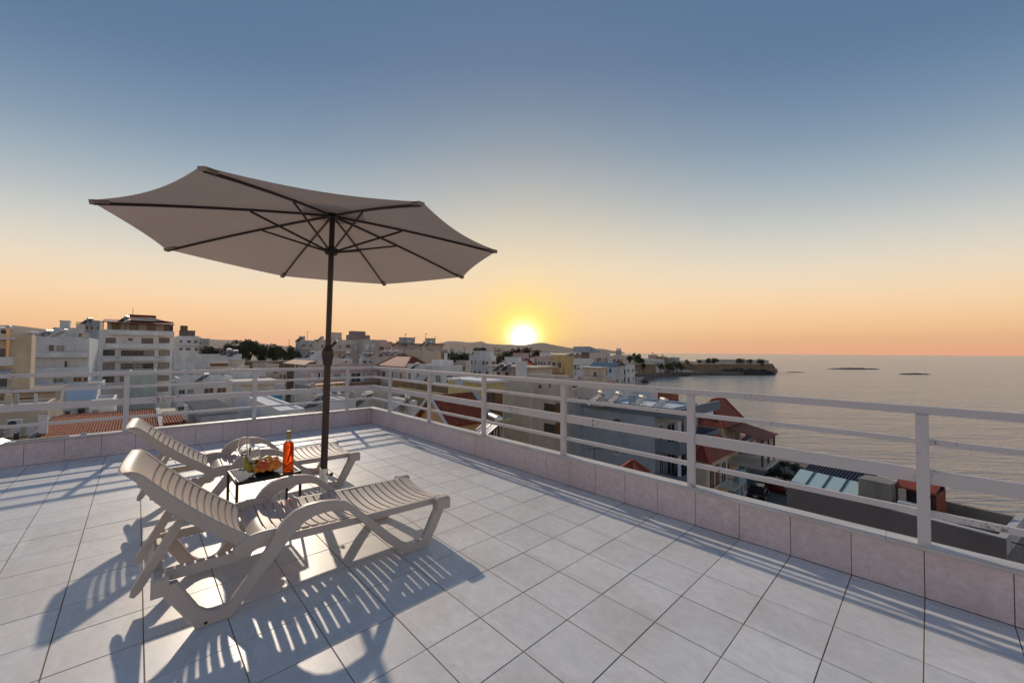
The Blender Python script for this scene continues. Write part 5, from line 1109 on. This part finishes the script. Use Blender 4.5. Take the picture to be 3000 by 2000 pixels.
for i, (x, y, r) in enumerate([(1486, 1036, 15), (1512, 1034, 17), (1543, 1032, 17), (1573, 1036, 14), (1598, 1038, 11)]):
    tree('%s tree with warm light painted into its leaves in the row under the sun' % ['leftmost', 'second', 'middle', 'fourth', 'rightmost'][i], x, y, r, 190, M_LEAFW)
for i, (x, y, r) in enumerate([(1846, 1046, 12), (1864, 1045, 12), (1878, 1057, 11), (1882, 1070, 9)]):
    tree('%s tree by the old wall at the root of the pier' % ['leftmost', 'second', 'third', 'lowest'][i], x, y, r, 300)
for i, (x, y, r) in enumerate([(1934, 1070, 9), (1958, 1069, 13), (1982, 1068, 13), (1996, 1075, 9)]):
    tree('%s bushy tree on the shore left of the fortress wall' % ['leftmost', 'second', 'third', 'rightmost'][i], x, y, r, 335)
M_OLIVE = mat('plants', (.035, .045, .018), .8, noise=.5, nscale=2)
for i, (x, y, r) in enumerate([(2236, 1392, 22), (2268, 1376, 24), (2300, 1388, 24), (2328, 1366, 20), (2296, 1356, 16), (2330, 1398, 16)]):
    tree('%s dark shrub on the slope beside the water' % ['leftmost', 'upper left', 'middle', 'upper right', 'topmost', 'rightmost'][i], x, y, r, 52, M_OLIVE, 'shrubs on the sea slope', .6, 'shrub', GZ, 'shrub')
stone_wall_later = True
# ---------------------------------------------------------------- old harbour fortress
def stone_wall(label, pts, ytops, D, name='fortress_wall', th=10, batter=1.5):
    """pts: pixel x along the wall; real wall with battered face standing on the shore"""
    W0 = [atd(x, y, dd) for x, y, dd in zip(pts, ytops, D)]; mb = MB(); vs = []; fs = []
    t = thing(name, label, 'wall', (W0[0].x, W0[0].y, SEA))
    for w in W0:
        dr = Vector((w.x-CAM.x, w.y-CAM.y, 0)).normalized(); o = t.location
        for q, z in ((-batter, SEA-1), (0, w.z), (th, w.z), (th, SEA-1)): vs.append((w.x+dr.x*q-o.x, w.y+dr.y*q-o.y, z-o.z))
    for i in range(len(W0)-1):
        for k in range(3): fs.append((i*4+k, i*4+k+1, (i+1)*4+k+1, (i+1)*4+k))
    mb.add(vs, fs+[(0,1,2,3), tuple((len(W0)-1)*4+k for k in (3,2,1,0))]).build('masonry', M_STONE, t)
    mb = MB()
    for i in range(len(W0)-1): a = Vector(vs[i*4+1]); c_ = Vector(vs[i*4+5]); mb.bar(a+Vector((0,0,.25)), c_+Vector((0,0,.25)), 1.2, .5)
    mb.build('string_course', P_['sand'], t); return t
stone_wall('long sandstone bastion wall of the old fortress in the sea', (2030, 2110, 2190, 2262), (1067, 1066, 1066, 1067), (368, 372, 374, 378), th=45)
stone_wall('short end face of the fortress bastion', (2262, 2272), (1067, 1084), (379, 396), th=30)
stone_wall('recessed old stone wall left of the bastion', (1992, 2031), (1063, 1064), (400, 392), th=20)
stone_wall('old stone wall above the promenade at the root of the pier', (1834, 1880, 1922), (1066, 1066, 1067), (290, 300, 312), th=15)
Bld('long low grey building on top of the fortress', 2072, 2240, 2252, 1055, 400, 'grey', name='long_hall', rim=.1)
Bld('low grey shed at the left end of the fortress', 2040, 2070, 2075, 1054, 398, 'grey', name='long_hall', rim=.1)
for i, (x, y, r) in enumerate([(2013, 1058, 6), (2050, 1057, 6), (2076, 1056, 9), (2094, 1056, 9), (2166, 1057, 10), (2196, 1058, 8), (2228, 1057, 10)]):
    tree('%s tree standing on the fortress wall' % ['leftmost', 'second', 'third', 'fourth', 'fifth', 'sixth', 'rightmost'][i], x, y, r, 378, gz=-9)
M_ROCK = mat('dark_rock', (.035, .03, .028), .9, noise=.5, nscale=.5, coords='World')
def rock(label, px, D, L_, h_, w_, group='rocks along the fortress'):
    random.seed(px); p = atd(px, 1090, D); o = Vector((p.x, p.y, SEA)); mb = MB(); vs = []; fs = []; n = 14; m_ = 5
    ax = Vector((RT.x, RT.y, 0)).normalized(); pr_ = Vector((fw.x, fw.y, 0)).normalized()
    for i in range(n+1):
        u = -1+2*i/n; e = math.sqrt(max(0, 1-u*u))
        for k in range(m_+1):
            a = math.pi*k/m_; rr = random.uniform(.75, 1.15); vs.append(ax*(u*L_/2)+pr_*(-math.cos(a)*w_*e*rr)+Vector((0, 0, math.sin(a)*h_*e*rr-.4)))
    for i in range(n):
        for k in range(m_): fs.append((i*(m_+1)+k, i*(m_+1)+k+1, (i+1)*(m_+1)+k+1, (i+1)*(m_+1)+k))
    return tag(mb.add(vs, fs).build('rock', M_ROCK, None, loc=o), label, 'rock', group)
rock('large dark rock shelf below the middle of the bastion', 2175, 366, 46, 6.5, 7); rock('dark rock shelf below the right end of the bastion', 2235, 370, 24, 5, 6); rock('low dark rocks below the left end of the bastion', 2090, 363, 34, 2.6, 5)
rock('dark rocks along the shore left of the bastion', 1985, 345, 26, 1.6, 4); rock('dark rocks under the promenade bend', 1880, 262, 10, 2.2, 3)
rock('long thin reef breaking the water right of the fortress', 2500, 520, 74, 2.2, 6, None); rock('low reef farther right in the sea', 2680, 395, 34, 1.6, 4, None); rock('thin reef just right of the bastion', 2330, 420, 24, 1.0, 3, None)
stone_wall('old brown stone city wall below the dark green grove', (712, 790, 868), (1059, 1060, 1058), (150, 149, 146), th=6, batter=.4)
stone_wall('old ochre wall below the olive grove', (1290, 1376), (1066, 1066), (142, 138), th=5, batter=.3)
for i, (pl, pc, pr, yt, D, m_) in enumerate([(1886, 1905, 1916, 1053, 330, 'white'), (1899, 1915, 1927, 1040, 350, 'pink'), (1927, 1940, 1954, 1045, 352, 'ochre'), (1953, 1975, 1991, 1048, 350, 'grey'), (1912, 1930, 1946, 1055, 335, 'white')]):
    Bld('%s of the harbour houses left of the fortress' % ['low white one', 'tallest pinkish one', 'small ochre one', 'flat grey one', 'front white one'][i], pl, pc, pr, yt, D, m_, name='harbour_house', cat='house').auto(2, 3, 3, 200+i, ('pane', 'brown'), .3)
# ---------------------------------------------------------------- promenade with restaurant awnings
M_CANVAS = mat('canvas', (.70, .72, .70), .8)
prom = [(1812, 1122), (1818, 1117), (1824, 1112), (1830, 1108), (1836, 1104), (1841, 1100), (1846, 1097), (1851, 1094), (1856, 1091), (1860, 1089), (1800, 1116), (1806, 1111), (1813, 1107), (1820, 1102), (1827, 1098), (1834, 1094)]
ORD = ['nearest', 'second', 'third', 'fourth', 'fifth', 'sixth', 'seventh', 'eighth', 'ninth', 'farthest']
for i, (x, y) in enumerate(prom):
    p = atz(x, y, GZ+2.7); t = thing('terrace_awning', '%s white restaurant awning of the %s row along the beach promenade' % (ORD[i if i < 10 else i-10], 'seaward' if i < 10 else 'inner'), 'awning', (p.x, p.y, GZ), .35, 'white awnings along the promenade')
    MB().prism([(-2.1, 2.55), (0, 3.0), (2.1, 2.55), (2.1, 2.47), (0, 2.92), (-2.1, 2.47)], 1, -2.3, 2.3).build('canvas', M_CANVAS, t)
    for xx in (-1.9, 1.9):
        for yy in (-2.1, 2.1): MB().box(xx-.04, xx+.04, yy-.04, yy+.04, 0, 2.5).build('post', M_IRON, t)
# ---------------------------------------------------------------- far town
rng = random.Random(11)
ZONES = ((620, 'right of the tall white block'), (735, 'left of the grove centre'), (870, 'right of the grove centre'), (965, 'left of the parasol pole'), (1090, 'just right of the parasol pole'), (1200, 'beyond the railing corner'), (1300, 'beside the pink block'), (1380, 'by the olive grove'), (1480, 'left of the sun'), (1560, 'under the sun'), (1640, 'just right of the sun'), (1720, 'between the sun and the sea'), (3000, 'beside the sea skyline'))
COLW = {'white': 'white', 'beige': 'beige', 'pink': 'pinkish', 'sand': 'sand coloured', 'grey': 'grey'}
def zone(x): return next(w for e, w in ZONES if x < e)
def row(D): return 'front' if D < 80 else 'second' if D < 110 else 'third' if D < 150 else 'back'
cols = ['white', 'white', 'beige', 'pink', 'sand', 'grey', 'white']
for i in range(62):
    x = rng.choice((rng.uniform(1292, 1480), rng.uniform(1292, 1480), rng.uniform(590, 880), rng.uniform(400, 620), rng.uniform(1560, 1800), rng.uniform(900, 1300))); D = rng.uniform(240, 520)
    y = 1034-(rng.uniform(-2, 14) if x < 1560 else rng.uniform(-10, -2))*(1 if x > 1290 else 1.25)-(4 if x < 900 else 0); w = rng.uniform(9, 17)
    b = Bld('tiny %s far off house %s, %s roof' % (COLW[cols[i % 7]], zone(x), 'higher' if D > 380 else 'lower'), x, x+w*.55, x+w, y, D, cols[i % 7], name='far_house', cat='house', rim=.4); b.root['group'] = 'houses of the far town'
    for f, c_ in ((b.fy, 2), (b.fx, 2)):
        for k in range(3):
            for q in range(c_): u = f.len*(q+.5)/c_; w_ = f.len*.2; mb = MB(); f.bx(mb, u-w_/2, u+w_/2, .004, .05, b.h-2.4-3*k, b.h-1.0-3*k); mb.build('window', M_PANE, b.root)
rng = random.Random(23)
for i in range(96):
    x = rng.uniform(575, 1850) if i < 64 else rng.uniform(1380, 1800); D = rng.uniform(58, 230) if i < 64 else rng.uniform(62, 125); zt_ = rng.uniform(-9.5, -4.0) if D < 120 else rng.uniform(-7, -1.0); w = rng.uniform(8, 15)/D*F*.6
    if x+w > 1830 and D < 150: continue
    y = 1036-(zt_-1.447)/D*F; b = Bld('small %s flat roofed house %s, %s row' % (COLW[cols[i % 7]], zone(x), row(D)), x, x+w*.5, x+w, y, D, cols[i % 7], name='town_house', cat='house', rim=.5); b.root['group'] = 'small houses packed in the town'
    b.auto(2, 2, 2, 300+i, ('pane', 'brown', 'white'), .35, solid=rng.random() < .6)
    if rng.random() < .35: heater('solar heater on the small %s house %s, %s row' % (COLW[cols[i % 7]], zone(x), row(D)), x+w*.5, y-14*80/D, D+3, 1.0, .9, 'heaters on the small packed houses')
for i, (x, y) in enumerate([(1448, 1020), (1462, 1026), (1360, 1019)]):
    p = atd(x, y, 330); t = thing('palm_tree', ['palm tree on the skyline left of the sun', 'lower palm tree left of the sun', 'slender tree top above the far town'][i], 'palm', (p.x, p.y, GZ)); h = p.z-GZ
    MB().tube([(0,0,0), (.2,0,h*.5), (0,0,h)], [.3, .22, .2], 7).build('trunk', M_BARK, t); mb = MB()
    for k in range(14): a = k*.9; mb.add([(0,0,h), (math.cos(a)*1.2, math.sin(a)*1.2, h+.7), (math.cos(a)*2.3, math.sin(a)*2.3, h-.2), (math.cos(a+.25)*1.2, math.sin(a+.25)*1.2, h+.5)], [(0,1,2,3)])
    mb.build('crown', M_LEAF, t)
# ---------------------------------------------------------------- wires and poles in the town
def wire(label, a, b_, sag=.6, r=.02):
    A = atd(*a); B = atd(*b_); pts = [A.lerp(B, i/10)-Vector((0, 0, sag*4*(i/10)*(1-i/10))) for i in range(11)]
    o = MB().tube([p-A for p in pts], r, 5).build('overhead_cable', M_WIRE, None, loc=A); tag(o, label, 'cable')
wire('black cable sagging in front of the white house with teal shutters', (478, 1226, 34), (905, 1182, 42), .7)
wire('second black cable sagging below the blue balcony', (560, 1222, 36), (700, 1190, 44), .5)
wire('cable crossing the beige wall towards the parasol pole', (826, 1200, 40), (1000, 1172, 46), .3)
p = atd(48, 1268, 28); t = thing('utility_pole', 'dark utility pole with cables at the bottom left', 'pole', (p.x, p.y, GZ)); hh = p.z-GZ
MB().tube([(0,0,0), (0,0,hh)], .13, 10).build('pole', M_BARK, t, True); MB().bar((0,-.5,hh-.3), (0,.5,hh-.3), .08, .08).build('crossarm', M_BARK, t)
for y in (-.4, .4): MB().lathe([(.03,0),(.05,.04),(.03,.1)], 8, o=(0,y,hh-.25)).build('insulator', M_FRAME, t)
wire('cable from the utility pole running right', (48, 1262, 28), (140, 1275, 30), .2); wire('cable from the utility pole running left', (-60, 1240, 26), (48, 1262, 28), .3)

# ---------------------------------------------------------------- evening haze
hz = MB().box(-12000, 12000, -12000, 12000, SEA-3, 340).build('haze', None); hz['kind'] = 'stuff'
hm = bpy.data.materials.new('haze_air'); hm.use_nodes = True; hn = hm.node_tree.nodes; hl = hm.node_tree.links; hn.remove(hn['Principled BSDF'])
pv = hn.new('ShaderNodeVolumePrincipled'); pv.inputs['Color'].default_value = (.95, .77, .72, 1); pv.inputs['Density'].default_value = 3.5e-5; pv.inputs['Anisotropy'].default_value = .3
hl.new(pv.outputs[0], hn['Material Output'].inputs['Volume']); hz.data.materials.append(hm)
